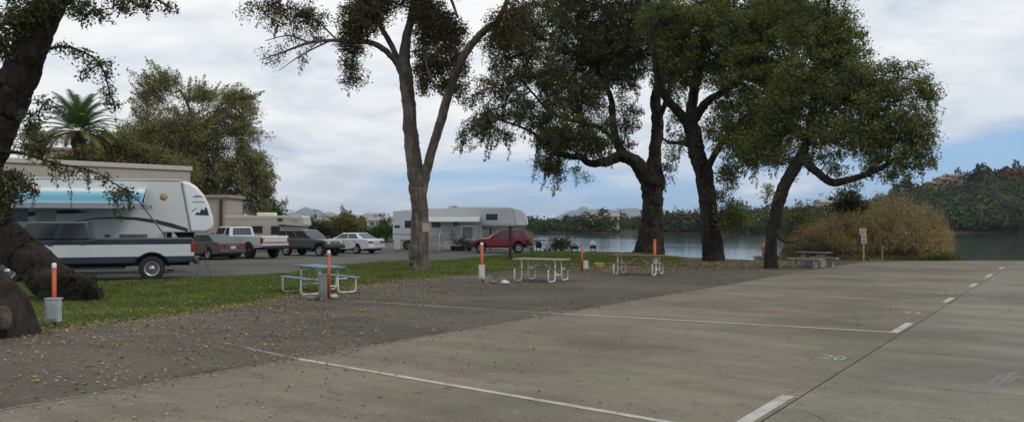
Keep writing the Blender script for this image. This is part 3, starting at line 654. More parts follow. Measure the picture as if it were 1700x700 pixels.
# T3
T3L = [[(1184, 434, 0, 31), (1182, 395, 0, 30), (1176, 340, 0, 28), (1168, 295, 0, 27), (1158, 260, 0, 27), (1150, 225, 0, 26), (1146, 200, .1, 22), (1150, 160, .3, 17), (1162, 110, .6, 14), (1180, 50, .8, 11), (1195, -20, 1, 7), (1200, -100, 1, 4)],
       [(1148, 215, 0, 18), (1130, 190, -.4, 16), (1108, 170, -.8, 13), (1092, 140, -1.2, 11), (1085, 90, -1.6, 8), (1080, 30, -2, 5)],
       [(1150, 200, 0, 17), (1172, 170, -.4, 14), (1205, 150, -.9, 11), (1240, 110, -1.4, 9), (1265, 60, -1.8, 6), (1280, 0, -2, 4)],
       [(1170, 290, 0, 12), (1190, 250, -.8, 10), (1215, 215, -1.5, 8), (1245, 190, -2, 5), (1270, 200, -2.4, 3)],
       [(1158, 250, 0, 9), (1135, 238, .4, 7), (1110, 236, .9, 5), (1095, 225, 1.3, 3)]]
T3C = [(1180, 60, -1, 70, 56, 1.2), (1230, 110, -1.4, 60, 54, 1.3), (1265, 60, -1, 66, 60, 1.3), (1290, 140, -1.4, 50, 54, 1.3), (1240, 190, -1.8, 50, 40, 1.2), (1225, 240, -1.8, 38, 32, 1.1), (1260, 240, -1.6, 34, 36, 1), (1205, 285, -1.2, 22, 20, .8), (1215, 300, -1.2, 16, 14, .6), (1190, 215, -1, 26, 22, .8), (1200, 180, -.6, 28, 22, .6), (1150, 110, -.4, 34, 40, 1), (1120, 90, -.8, 40, 44, 1), (1110, 30, -1, 50, 40, 1.1), (1130, 230, .6, 20, 16, .5), (1125, 190, .2, 20, 18, .5), (1190, 20, 1, 60, 34, 1.1), (1290, 20, 0, 60, 40, 1.2), (1195, 320, -.6, 12, 16, .6), (1330, 30, 0, 50, 40, 1.1),
       (1215, 345, -.8, 20, 24, 1.0), (1204, 368, -.6, 14, 14, .8), (1225, 360, -.8, 16, 14, .7),
       (1250, -50, 0, 110, 50, 0.45), (1140, -60, 0, 90, 50, 0.41), (1220, -140, .4, 110, 50, 0.32)]
grow_tree('oak_tree', 'oak at the lakeside whose straight trunk divides into two dark limbs', 'tree', 43.5, (1184, 434), T3L, T3C, B_oak, L_mid, leaf_size=.128, per=80, spread=.33, k=.86, droop=.3, flare=1.2, twig=.009, sprays=.10)
# T4
T4L = [[(1281, 445, 0, 19), (1279, 410, 0, 18), (1283, 370, 0, 18), (1291, 335, 0, 19), (1303, 305, 0, 20), (1317, 280, 0, 19), (1332, 255, .2, 16), (1345, 215, .4, 14), (1352, 165, .7, 12), (1362, 110, 1, 9), (1372, 50, 1.2, 7), (1378, -30, 1.2, 4)],
       [(1330, 262, 0, 14), (1350, 280, -.5, 13), (1370, 298, -.9, 13), (1385, 304, -1.2, 12), (1410, 298, -1.6, 11), (1440, 290, -2.1, 10), (1470, 275, -2.5, 8), (1500, 255, -2.9, 5), (1530, 225, -3.2, 3)],
       [(1345, 215, .4, 8), (1375, 190, 0, 7), (1410, 160, -.6, 6), (1450, 140, -1.2, 4.5), (1500, 130, -1.8, 3), (1540, 140, -2.2, 2)],
       [(1340, 230, .3, 7), (1310, 200, 1, 6), (1285, 170, 1.5, 4), (1260, 150, 1.8, 2.5)], [(1470, 275, -2.5, 5), (1480, 235, -2.4, 4), (1475, 190, -2.2, 3)],
       [(1282, 380, 0, 6), (1300, 400, -.3, 3.5), (1318, 402, -.5, 2)]]
T4C = [(1350, 60, 1, 50, 46, 1.2), (1385, 50, 1, 40, 44, 1.2), (1400, 90, .6, 42, 40, 1.2), (1350, 130, .6, 60, 50, 1.2), (1310, 180, 1, 54, 42, 1.2), (1290, 225, 1.2, 46, 30, 1), (1250, 255, 1.4, 30, 26, .7), (1300, 255, .6, 34, 20, .7), (1390, 160, 0, 50, 44, 1.2), (1430, 130, -.8, 40, 34, 1), (1450, 175, -1.2, 44, 38, 1.1), (1480, 220, -2, 46, 32, 1.2), (1440, 225, -1.6, 40, 28, 1.1), (1400, 215, -1, 40, 30, 1.1), (1360, 220, 0, 34, 30, 1), (1345, 260, -.2, 24, 14, .6), (1420, 250, -1.6, 18, 14, .5), (1460, 262, -2.2, 26, 20, .7), (1500, 255, -2.8, 24, 22, .8), (1530, 235, -3, 24, 28, .9), (1520, 200, -2.8, 30, 30, 1), (1500, 150, -1.8, 44, 26, .8), (1535, 140, -2.1, 22, 24, .7), (1548, 160, -2.3, 10, 16, .7), (1500, 115, -1.6, 34, 14, .5), (1470, 110, -1.2, 30, 18, .5), (1400, 275, -1.4, 14, 10, .3), (1385, 250, -.8, 14, 16, .5), (1450, 288, -2.2, 18, 10, .5), (1480, 292, -2.5, 14, 12, .3), (1272, 312, -.6, 10, 14, .5), (1330, 250, .2, 16, 14, .7), (1310, 265, .2, 16, 8, .5), (1500, 275, -2.7, 22, 14, .7), (1535, 262, -3, 14, 16, .8), (1478, 285, -2.5, 20, 12, .6), (1440, 270, -2, 22, 16, .6), (1380, 280, -1, 16, 14, .5), (1365, 262, -.5, 16, 12, .5), (1415, 305, -1.7, 12, 8, .4),
       (1370, -30, 1, 70, 40, 0.45), (1310, -20, 1.2, 60, 50, 0.45)]
grow_tree('oak_tree', 'slender crooked oak at the pavement end whose low limb reaches right', 'tree', 36.1, (1281, 445), T4L, T4C, B_oak, L_mid, leaf_size=.105, per=80, spread=.26, k=1.3, droop=.25, flare=1.2, sprays=.10)
# T5: oak behind the trailer and its lower neighbours
T5L = [[(368, 425, 0, 15), (368, 370, 0, 14), (366, 330, 0, 13), (355, 290, 0, 11), (335, 240, 0, 8), (320, 190, 0, 5), (300, 150, 0, 3)], [(366, 330, 0, 9), (385, 285, -.5, 7), (400, 240, -1, 5), (402, 190, -1.2, 3)], [(355, 290, 0, 7), (300, 270, 1, 5), (250, 220, 1, 4), (245, 160, 1, 2)], [(385, 290, -.5, 5), (420, 280, -.8, 3), (440, 270, -1, 2)]]
T5C = [(265, 140, 1, 38, 26, .9), (250, 170, 1, 28, 30, .8), (335, 160, 0, 36, 26, .9), (385, 160, -1, 20, 22, .6), (408, 180, -1.2, 20, 22, .9), (400, 215, -1, 20, 26, .6), (300, 210, .5, 60, 40, 1.1), (250, 220, 1, 40, 30, 1), (345, 225, 0, 44, 34, 1), (420, 265, -1, 26, 22, .9), (440, 285, -1, 18, 22, .9), (400, 290, -.6, 44, 34, 1.3), (430, 315, -.8, 26, 20, .8), (330, 275, 0, 60, 40, 1.4), (260, 270, 1, 60, 34, 1.4), (380, 330, -.4, 44, 20, .9), (420, 340, -.5, 24, 18, .9), (330, 310, 0, 40, 24, 1), (230, 300, .5, 60, 26, 1.2), (290, 240, .5, 60, 34, 1), (360, 190, 0, 26, 24, .6), (440, 310, -1, 16, 22, .8), (220, 240, 1, 36, 30, 1), (310, 340, 0, 60, 18, 1), (378, 200, -.5, 34, 28, 1), (408, 235, -1, 28, 30, .9), (395, 165, -1, 26, 18, .7)]
grow_tree('oak_tree', 'grey green spreading oak behind the blue awning trailer and beige building', 'tree', 76, (368, 425), T5L, T5C, B_far, L_bg, leaf_size=.16, per=74, spread=.46, k=.46, sprays=.3, droop=.25, twig=.012)
def bushy(name, label, cat, D, base, clumps, trunk_w, leaf, bark=B_far, group=None, **kw):
    bx, by = base; top = min(c[1] - c[4] * .3 for c in clumps)
    L = [[(bx, by, 0, trunk_w), (bx, by + (top - by) * .4, 0, trunk_w * .8), (bx + 2, by + (top - by) * .75, 0, trunk_w * .5), (bx, top, 0, trunk_w * .25)]]
    return grow_tree(name, label, cat, D, base, L, clumps, bark, leaf, group, **kw)
L_ol = leafmat('olive_bush_leaf', [(0.078, 0.0819, 0.0312), (0.1209, 0.1248, 0.0468), (0.1755, 0.1716, 0.0663), (0.2145, 0.195, 0.0975)])
bushy('olive_tree', 'wide olive green tree directly right of the palm behind the trailer roof', 'tree', 68, (205, 428), [(200, 240, 0, 34, 20, 1.3), (165, 255, 0, 30, 24, 1.3), (235, 262, 0, 44, 26, 1.4), (190, 275, 0, 60, 22, 1.4), (285, 280, .5, 50, 22, 1.4), (150, 262, -1.5, 40, 14, 1.1), (120, 268, -2, 30, 9, .8), (172, 236, -.5, 26, 18, 1.1), (150, 250, -6, 24, 12, .9), (105, 262, -6.5, 28, 9, .9)], 9, L_ol, leaf_size=.2, per=34, spread=.4, k=.7)
L_yg = leafmat('yellow_green_leaf', [(.09, .095, .022), (.15, .14, .03), (.19, .165, .045), (.12, .115, .04)])
L_gr = leafmat('fresh_green_leaf', [(.04, .075, .018), (.065, .115, .028), (.09, .145, .04), (.05, .085, .03)])
L_dk = leafmat('dark_bush_leaf', [(.018, .026, .011), (.03, .038, .016), (.042, .05, .022), (.06, .062, .03)])
bushy('small_tree', 'low bushy yellowish tree hanging left of the palm by the leaning trunk', 'tree', 66, (62, 428), [(62, 245, 0, 26, 14, 1), (75, 228, 0, 28, 12, .9), (50, 235, 0, 20, 20, .8)], 7, L_ol, leaf_size=.2, per=30, spread=.4, k=.7)
bushy('small_tree', 'bright green small tree behind the roof of the beige motorhome', 'tree', 92, (448, 402), [(446, 345, 0, 15, 16, 1.3), (440, 360, 0, 18, 14, 1.3), (460, 352, 0, 12, 12, .8)], 4, L_gr, leaf_size=.25, per=30, spread=.45, k=.6)
bushy('small_tree', 'sparse wispy tree standing beyond the beige motorhome', 'tree', 98, (473, 400), [(472, 337, 0, 5, 6, .9), (470, 352, 0, 7, 7, .6), (466, 362, 0, 8, 6, .6)], 2, L_bg, leaf_size=.22, per=20, spread=.4, k=.8)
bushy('autumn_tree', 'round yellow leaved tree behind the white sedan and grey off-roader', 'tree', 98, (577, 402), [(570, 370, 0, 20, 14, 1.3), (585, 376, 0, 17, 13, 1.3), (563, 384, 0, 18, 10, 1.2), (590, 388, 0, 14, 8, 1.1), (575, 360, 0, 10, 8, .9)], 4, L_yg, leaf_size=.26, per=32, spread=.45, k=.7)
bushy('small_tree', 'bright green bushy tree against the rear end of the white awning trailer', 'tree', 90, (640, 403), [(638, 374, 0, 13, 11, 1.4), (630, 383, 0, 13, 9, 1.3), (645, 384, 0, 12, 10, 1.3)], 3, L_gr, leaf_size=.24, per=32, spread=.42, k=.7)
bushy('dark_bush', 'dark green bush behind the grey off-roader windscreen', 'bush', 96, (528, 402), [(524, 375, 0, 20, 11, 1.3), (545, 384, 0, 18, 9, 1.2), (510, 380, 0, 16, 10, 1.2)], 3, L_dk, leaf_size=.25, per=32, spread=.45, k=.6)
bushy('dark_bush', 'low dark bush beyond the white sedan boot', 'bush', 108, (610, 398), [(606, 385, 0, 18, 8, 1.2), (622, 388, 0, 14, 7, 1.2)], 3, L_dk, leaf_size=.25, per=30, spread=.45, k=.6)
# lake-side trees and shrubs on the right
bushy('dark_tree', 'rounded dark green tree rising behind the brown thicket', 'tree', 56, (1412, 434), [(1410, 335, 0, 30, 20, 1.4), (1395, 352, 0, 22, 16, 1.2), (1425, 355, 0, 20, 16, 1.2), (1408, 375, 0, 26, 16, 1)], 6, L_dk, B_oak, leaf_size=.18, per=36, spread=.36, k=1.1)
bushy('small_tree', 'loose yellow green sapling by the water behind the crooked oak', 'tree', 49, (1322, 434), [(1320, 360, 0, 22, 18, .6), (1335, 350, 0, 16, 16, .5), (1310, 385, 0, 18, 14, .6), (1335, 390, 0, 20, 20, .7), (1345, 370, 0, 12, 14, .5)], 4, leafmat('sapling_leaf', [(.06, .065, .025), (.10, .10, .032), (.13, .12, .04), (.15, .125, .05)]), B_oak, leaf_size=.13, per=30, spread=.3, k=1.2)
bushy('lakeside_bush', 'grey green low bush behind the far concrete picnic table', 'bush', 46, (1335, 434), [(1330, 420, 0, 26, 10, 1.2), (1352, 415, 0, 20, 12, 1), (1378, 412, 0, 22, 14, .9), (1312, 424, 0, 14, 7, 1)], 2, leafmat('sage_leaf', [(.05, .052, .03), (.075, .075, .04), (.10, .095, .05)]), B_oak, leaf_size=.11, per=34, spread=.26, k=1.6)
bushy('weed_clump', 'bright green weeds at the right foot of the tan thicket', 'plant', 44.3, (1562, 433), [(1552, 425, 0, 14, 5, 1.5), (1568, 423, 0, 9, 6, 1.5), (1535, 428, 0, 12, 4, 1.1)], 1, leafmat('weed_leaf', [(.05, .085, .015), (.09, .14, .03), (.13, .17, .04)]), B_oak, leaf_size=.10, per=34, spread=.2, k=2.4)
bushy('reed_clump', 'soft green reedy plant at the water between the red wagon and the grills', 'plant', 58.5, (930, 418.5), [(930, 400, 0, 14, 10, 1.2), (922, 408, 0, 14, 8, 1.2), (940, 409, 0, 12, 8, 1)], 1, leafmat('reed_leaf', [(.055, .075, .03), (.085, .105, .04), (.11, .12, .055)]), B_oak, leaf_size=.14, per=34, spread=.3, k=1.3)
# dark low shrub under the leaning oak
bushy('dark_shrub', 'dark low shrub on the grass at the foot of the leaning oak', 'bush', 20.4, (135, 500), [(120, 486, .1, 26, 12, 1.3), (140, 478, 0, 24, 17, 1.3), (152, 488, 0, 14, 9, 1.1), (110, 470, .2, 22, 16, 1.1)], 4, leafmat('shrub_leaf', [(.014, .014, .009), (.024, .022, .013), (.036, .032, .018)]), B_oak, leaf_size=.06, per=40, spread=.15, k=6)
# stemmy thickets
def thicket(label, D, lobes, leaf, bark_, nst, nleaf, lsize):
    b = P(np.mean([l[0] for l in lobes]), 433, D); root = thing('willow_thicket', label, 'bush', (b[0], b[1], -.35)); org = np.array([b[0], b[1], -.35])
    sm = NM(); lm = NM()
    for (px, top, rx, dy, wgt) in lobes:
        c = P(px, 433, D + dy) - org; R = rx * (D + dy) / F; H = (433 - top) * (D + dy) / F + .2
        for i in range(int(nst * wgt)):
            a = RNG.uniform(0, 2 * np.pi); q = RNG.uniform(0, 1) ** .6; fx, fy = math.cos(a) * q, math.sin(a) * q
            ht = H * math.sqrt(max(.06, 1 - q * q * .93)) * RNG.uniform(.55, 1.18)
            p0 = c + np.array([fx * R * .35, fy * R * .35, 0]); p3 = c + np.array([fx * R * 1.0, fy * R, ht])
            p1 = p0 + (p3 - p0) * np.array([.35, .35, .45]); p2 = p0 + (p3 - p0) * np.array([.7, .7, .8]) + RNG.normal(0, .08, 3)
            pts = np.stack([p0, p1, p2, p3]); tube_np(sm, pts, np.array([.016, .013, .009, .004]) * RNG.uniform(.7, 1.3), 3)
            m_ = RNG.poisson(nleaf); f = (.4 + .66 * RNG.uniform(0, 1, m_) ** .6)[:, None]
            cc = np.where(f < .5, p1 + (p2 - p1) * (f - .25) * 4, p2 + (p3 - p2) * (f - .5) * 2) + RNG.normal(0, .13, (m_, 3)); leaves_np(lm, cc, lsize, .28, 0, -.5)
    sm.build('stems', bark_, root); lm.build('foliage', leaf, root)
tw = barkmat('twig_tan', (.18, .135, .075), (.34, .26, .14), 8)
thicket('large domed tan thicket of bare stems beside the red and white signs', 47.5, [(1480, 332, 62, 0, 1.3), (1530, 352, 50, .3, 1.0), (1440, 358, 40, -.2, .7), (1560, 385, 26, .2, .4), (1500, 372, 70, -.8, .8)], leafmat('tan_leaf', [(.21, .16, .085), (.29, .225, .12), (.36, .285, .155), (.42, .33, .19)], .8, .15), tw, 420, 24, .10)
thicket('lower brown thicket left of the signs and behind the far concrete table', 48, [(1392, 362, 50, 0, 1.1), (1370, 378, 40, -.5, .8), (1345, 384, 40, .3, .9), (1318, 400, 24, .5, .4), (1425, 385, 30, 0, .6), (1405, 405, 50, -.8, .6)], leafmat('brown_leaf', [(.19, .14, .08), (.28, .21, .115), (.34, .26, .145), (.24, .225, .11)], .8, .15), barkmat('twig_brown', (.12, .09, .062), (.24, .18, .12), 8), 380, 22, .09)
# low waterside weeds under the thickets
wl = NM(); n = 5200; xs = RNG.uniform(13.5, 25, n); c = np.stack([xs, 44.6 + RNG.uniform(0, 1.2, n), RNG.uniform(0, .3, n) ** 1.3], 1); leaves_np(wl, c, .16, .22, 0, -1.4)
o = wl.build('waterside_grass', leafmat('weed_tan', [(.10, .085, .04), (.08, .085, .03), (.14, .115, .055), (.065, .075, .026)], .8, .1)); tag(o, 'tan and green weeds along the pavement end under the thickets', 'weeds', kind='stuff')
# palm
pb = P(128, 428, 63); root = thing('palm_tree', 'green feather palm with a shaggy trunk behind the building', 'palm tree', (pb[0], pb[1], 0))
hc = P(128, 218, 63)[2]; nm = NM()
zs = np.linspace(0, hc, 40); tube_np(nm, np.stack([np.sin(zs * .2) * .12, zs * 0, zs], 1), .34 + .05 * (np.arange(40) % 2) + np.where(zs > hc - 1.4, .18, 0), 12); nm.build('trunk', barkmat('palm_bark', (.05, .038, .026), (.13, .10, .065), 8), root)
L_pm = leafmat('palm_leaf', [(.06, .11, .03), (.09, .15, .045), (.13, .185, .065)], .5, .2); L_pd = leafmat('palm_dry', [(.12, .10, .035), (.16, .13, .05), (.10, .10, .03)], .7, .15)
for i in range(64):
    a = i * 2.39996; f = i / 63; el = math.radians(86 - 96 * f ** 1.0); Lf = RNG.uniform(3.3, 3.9) * (1.0 if f < .8 else .8); nm = NM()
    tt = np.linspace(0, 1, 9); out = np.cumsum(np.cos(el - 1.0 * tt ** 1.5)) * Lf / 9; up = np.cumsum(np.sin(el - 1.0 * tt ** 1.5)) * Lf / 9
    R_ = np.stack([np.cos(a) * out, np.sin(a) * out, hc + up], 1) + [math.sin(hc * .2) * .12, 0, 0]; tube_np(nm, R_, np.linspace(.035, .008, 9), 3)
    side = np.array([-math.sin(a), math.cos(a), 0]); vs = []; 
    for k in range(42):
        s0 = .1 + .9 * k / 42; p = np.array([np.interp(s0, tt, R_[:, j]) for j in range(3)]); d = R_[min(8, int(s0 * 8) + 1)] - R_[int(s0 * 8 - 1e-6)]; d /= np.linalg.norm(d) + 1e-9
        ln = .62 * math.sin(math.pi * min(1, .18 + s0 * .8)) ** .7 + .1
        for sg in (-1, 1):
            tip = p + side * sg * ln * .8 + d * ln * .55 + np.array([0, 0, -.12 * ln]); w_ = d * .034
            vs += [p - w_, p + w_, tip]
    nm.add(np.array(vs), np.arange(len(vs)).reshape(-1, 3)); nm.build('frond', L_pd if f > .86 else L_pm, root)

# ---------------------------------------------------------------- far wood
FW = tintmat('far_foliage'); wood = NM()
def far_tree(nm, x, y, z, w, h, hue, nq):
    u = RNG.normal(size=(nq, 3)); u /= np.linalg.norm(u, axis=1)[:, None]; u[:, 2] = np.abs(u[:, 2]) * 1.1 - .12; rr = RNG.uniform(.55, 1, nq)[:, None]
    k = int(RNG.integers(4, 8)); cc = RNG.normal(0, .42, (k, 3)); cc[:, 2] = np.abs(cc[:, 2]) * .9; pick = RNG.integers(0, k, nq)
    c = np.array([x, y, z + h * .14]) + (cc[pick] + u * rr * .58) * np.array([w * .5, w * .5, h * .62])
    leaves_np(nm, c, w * (.17 if nq < 90 else .12), .8, .3, 0, np.broadcast_to(hue, (nq, 3)))
HUES = np.array([(.024, .038, .014), (.034, .050, .018), (.048, .056, .02), (.022, .032, .016), (.052, .054, .024), (.05, .068, .018), (.075, .08, .022), (.036, .048, .024), (.055, .048, .026)])
HW = np.array([.2, .2, .14, .14, .09, .1, .04, .06, .03]); HW /= HW.sum()
cnt = 0
for (y0, y1, sp) in ((288, 330, 5.2), (330, 420, 7), (420, 560, 9), (560, 760, 12)):
    y = y0
    while y < y1:
        half = (900 / F) * y; xa = (-880 / F) * y if y > 330 else 4
        for x in np.arange(xa, half, sp):
            xx = x + RNG.uniform(-.45, .45) * sp; yy = y + RNG.uniform(-.4, .4) * sp; px = CX + F * xx / yy
            if px < 440 or (y > 560 and px > 1000): continue
            z = float(land_z(np.array([xx]), np.array([yy]))[0])
            if z < -.9: continue
            if px < 880 and RNG.uniform() < .35: continue
            if 1010 < px < 1075 and yy < 345: continue
            h = RNG.uniform(4.5, 9) * (.8 if px < 1000 else 1); w = h * RNG.uniform(.8, 1.35)
            hue = HUES[RNG.choice(len(HUES), p=HW)] * RNG.uniform(.95, 1.6)
            if px < 900: hue = hue * np.array([1.5, 1.35, 1.2])
            far_tree(wood, xx, yy, z - .4, w, h, hue, 190 if yy < 360 else 110); cnt += 1
        y += sp * .9
ed = LAKE[11:16]
for i in range(len(ed) - 1):
    L_ = np.linalg.norm(ed[i + 1] - ed[i])
    for s_ in np.arange(0, L_, 2.6):
        q = ed[i] + (ed[i + 1] - ed[i]) * s_ / L_ + RNG.normal(0, .5, 2) + np.array([0, 1.5]); px = CX + F * q[0] / q[1]
        if px > 1740 or 1025 < px < 1078 or RNG.uniform() < .06: continue
        h = RNG.uniform(3, 6.5); far_tree(wood, q[0], q[1], -1.3, h * RNG.uniform(.9, 1.5), h, HUES[RNG.choice(len(HUES), p=HW)] * RNG.uniform(.9, 1.6), 190)
o = wood.build('far_woods', FW); tag(o, 'distant dark woodland covering the far shore and the hillside across the lake', 'woodland', kind='stuff')
def lone(label, px, y, w, h, hue, nq=500, name='hill_tree', up=0):
    x = (px - CX) * y / F; z = float(land_z(np.array([x]), np.array([y]))[0]) + up
    root = thing(name, label, 'tree', (x, y, z)); nm = NM(); far_tree(nm, 0, 0, 0, w, h, np.array(hue), nq)
    nm.build('crown', FW, root); tk = MB(); tk.tube([(0, 0, -.5), (.1, 0, h * .4), (0, .1, h * .7)], [w * .045, w * .03, w * .012], 6); tk.build('trunk', B_far, root)
lone('dark rounded tree rising left of the hilltop houses', 1509, 446, 10, 15, (.022, .032, .02), up=1)
lone('tall grey green tree right of the hilltop houses on the skyline', 1630, 448, 14, 16, (.05, .06, .035), up=-2)
lone('narrow dark tree on the skyline just right of the hilltop houses', 1606, 450, 8, 12, (.025, .034, .02), up=0)
lone('rust orange autumn tree high on the hillside at the picture edge', 1689, 425, 15, 13, (.14, .07, .022), name='autumn_tree')
lone('yellow green tree low on the right hillside above the lake', 1646, 340, 10, 8, (.11, .12, .025), name='autumn_tree')
lone('golden tree at the far waterline below the rust orange one', 1692, 312, 8, 8, (.15, .12, .035), name='autumn_tree')
lone('pale yellow green tree on the far shore left of the big oak trunk', 988, 300, 9, 9, (.12, .12, .035), name='autumn_tree')
lone('bare topped tree breaking the skyline at the far picture edge', 1690, 452, 9, 13, (.035, .04, .025), up=-1)
lone('flat topped dark tree on the hilltop between the skyline trees', 1665, 450, 14, 11, (.03, .038, .024), up=-2)
lone('small dark round tree on the skyline above the thicket', 1484, 447, 9, 11, (.022, .03, .02), up=1)
lone('orange brown tree on the far bank right of the big oak trunk', 1118, 302, 9, 7, (.11, .085, .03), name='autumn_tree')
# ---------------------------------------------------------------- shared paints
GLASS = pmat('dark_glass', (.018, .022, .026), .10, .2, 2, spec=.6)
GLASS_B = pmat('blue_glass', (.035, .055, .07), .10, .2, 2, spec=.6)
RUBBER = pmat('tyre_rubber', (.018, .018, .019), .85, .2, 9)
RIM = pmat('rim_alloy', (.42, .42, .43), .4, .2, 8, metal=.6)
CHROME = pmat('bright_metal', (.5, .5, .5), .28, .1, 5, metal=.9)
BLACK = pmat('black_plastic', (.02, .02, .021), .6, .15, 6)
DARKU = pmat('underbody', (.012, .012, .012), .9, .2, 5)
RED_L = pmat('red_lens', (.30, .012, .014), .2, .15, 10)
AMB_L = pmat('amber_lens', (.5, .14, .03), .2, .15, 10)
CLR_L = pmat('clear_lens', (.55, .55, .54), .15, .1, 10)
WHITE = pmat('white_paint', (.66, .66, .64), .35, .06, 2, coat=.3)
WHITE_D = pmat('white_dull', (.52, .52, .50), .55, .1, 3)
def zpaint(name, bands, rough=.32, coat=.4):
    """two-tone paint: bands by height above the thing's base"""
    m = bpy.data.materials.new(name); t = NT(m); c = t.coords(); s = t.n('ShaderNodeSeparateXYZ'); t.l(c, s.inputs[0])
    k = t.ramp(t.math('DIVIDE', s.outputs[2], 4.0), [(z / 4.0, col) for z, col in bands], 'CONSTANT')
    f = t.noise(c, 2.5, 5, .6); k = t.mix(t.math('MULTIPLY', t.ramp(f, [(.45, (0, 0, 0)), (.75, (1, 1, 1))]), .16), k, (.18, .165, .14))
    t.bsdf(k, rough, coat=coat); return m
def wheel(root, x, y, r, w, rim=RIM, side=1, spokes=5):
    tb = MB(); h = w / 2
    tb.lathe([(r * .60, -h), (r * .90, -h), (r * .985, -h * .72), (r, -h * .4), (r, h * .4), (r * .985, h * .72), (r * .90, h), (r * .60, h)], 26, (0, 0, 0), 'y', True)
    o = tb.build('wheel', RUBBER, root, smooth=False, bevel=.006, seg=1); o.location = (x, y, r)
    rb = MB(); s = side
    rb.lathe([(r * .61, -h * .8 * s), (r * .61, h * .9 * s), (r * .55, h * .95 * s), (r * .50, h * .55 * s), (r * .2, h * .6 * s), (r * .16, h * .95 * s), (.001, h * .98 * s)], 24, (0, 0, 0), 'y')
    rb.build('rim', rim, o, smooth=True)
    hb = MB(); hb.lathe([(r * .24, h * .60 * s), (r * .46, h * .56 * s), (r * .45, h * .62 * s), (r * .26, h * .66 * s)], 20, (0, 0, 0), 'y', True); hb.build('rim_shade_ring', pmat('rim_shadow', (.10, .10, .10), .6), o, smooth=True)  # solid ring coloured dark to stand for the shade inside the rim
    return o
def outline(top, zb, axles, ra, rw):
    """closed side outline: top runs rear to front; arches are cut into the sill"""
    p = list(top)
    for xa in sorted(axles, reverse=True):
        a0 = math.asin(max(-1, min(1, (zb - rw) / ra)))
        for k in range(13):
            a = a0 + (math.pi - 2 * a0) * k / 12; p.append((xa + ra * math.cos(a), rw + ra * math.sin(a)))
    return p
def vehicle(name, label, cat, at, rotz, S):
    root = thing(name, label, cat, at, rotz); W = S['W']; hw = W / 2; rw = S['rw']
    pol = outline(S['top'], S['zb'], S['axles'], S.get('ra', rw + .09), rw)
    mb = MB(); mb.prism(pol, -hw, hw); body = mb.build('body', S['paint'], root, bevel=S.get('bev', .06), seg=3)
    ub = MB(); xs = [p[0] for p in S['top']]; ub.box(((min(xs) + max(xs)) / 2, 0, S['zb'] + .16), (max(xs) - min(xs) - .3, W - .5, .5)); ub.build('underbody', DARKU, root)
    for xa in S['axles']:
        for s in (1, -1): wheel(root, xa, s * (hw - S['tw'] / 2 - .02 + S.get('tout', 0)), rw, S['tw'], S.get('rim', RIM), s)
    (b0, b1, bz), (r0, r1, rz) = S['belt'], S['roof']; hb, hr = hw - S.get('bin', .04), hw - S.get('rin', .2)
    A = [(b0, -hb, bz), (b1, -hb, bz), (b1, hb, bz), (b0, hb, bz)]; B = [(r0, -hr, rz), (r1, -hr, rz), (r1, hr, rz), (r0, hr, rz)]
    cb = MB(); cb.loft(A, B); cb.build('cabin', S.get('cabpaint', S['paint']), root, bevel=.07, seg=3)
    for (s0, s1, t0, t1) in S['side_win']:
        w = MB(); w.panel(A[0], A[1], B[1], B[0], s0, s1, t0, t1, inset=None if not isinstance(s0, tuple) else (s0, s1, t0, t1)); w.build('window', S.get('glass', GLASS), root)
        w = MB()
        if isinstance(s0, tuple): ins = [(1 - a, b) for a, b in (s0, s1, t0, t1)]; w.panel(A[2], A[3], B[3], B[2], 0, 1, 0, 1, inset=[ins[1], ins[0], ins[3], ins[2]])
        else: w.panel(A[2], A[3], B[3], B[2], 1 - s1, 1 - s0, t0, t1)
        w.build('window', S.get('glass', GLASS), root)
    if S.get('front_win', True): w = MB(); w.panel(A[1], A[2], B[2], B[1], .06, .94, .08, .92); w.build('windscreen', S.get('glass', GLASS), root)
    if S.get('rear_win'): w = MB(); s0, s1, t0, t1 = S['rear_win']; w.panel(A[3], A[0], B[0], B[3], s0, s1, t0, t1); w.build('rear_window', S.get('rglass', S.get('glass', GLASS)), root)
    for dpol in S.get('doors', []):
        for s in (1, -1):
            d = MB(); d.prism(dpol, s * (hw - .01), s * (hw + .006)); do = d.build('door', S['paint'], root, bevel=.004, seg=1)
            xr = min(p[0] for p in dpol); zt = max(p[1] for p in dpol); h = MB(); h.box((xr + .14, s * (hw + .018), zt - .13), (.15, .03, .035)); h.build('handle', S.get('handle', BLACK), do, bevel=.008)
    for nm_, mat_, c, d in S.get('boxes', []):
        q = MB(); q.box(c, d); q.build(nm_, mat_, root, bevel=min(d) * .25)
    for nm_, mat_, c, d in S.get('pairs', []):
        for s in (1, -1): q = MB(); q.box((c[0], c[1] * s, c[2]), d); q.build(nm_, mat_, root, bevel=min(d) * .25)
    return root
def put(px, py, rotz, xa, side_y):
    g = G(px, py); c, s = math.cos(rotz), math.sin(rotz); return (g[0] - (c * xa - s * side_y), g[1] - (s * xa + c * side_y), 0)
R = math.radians
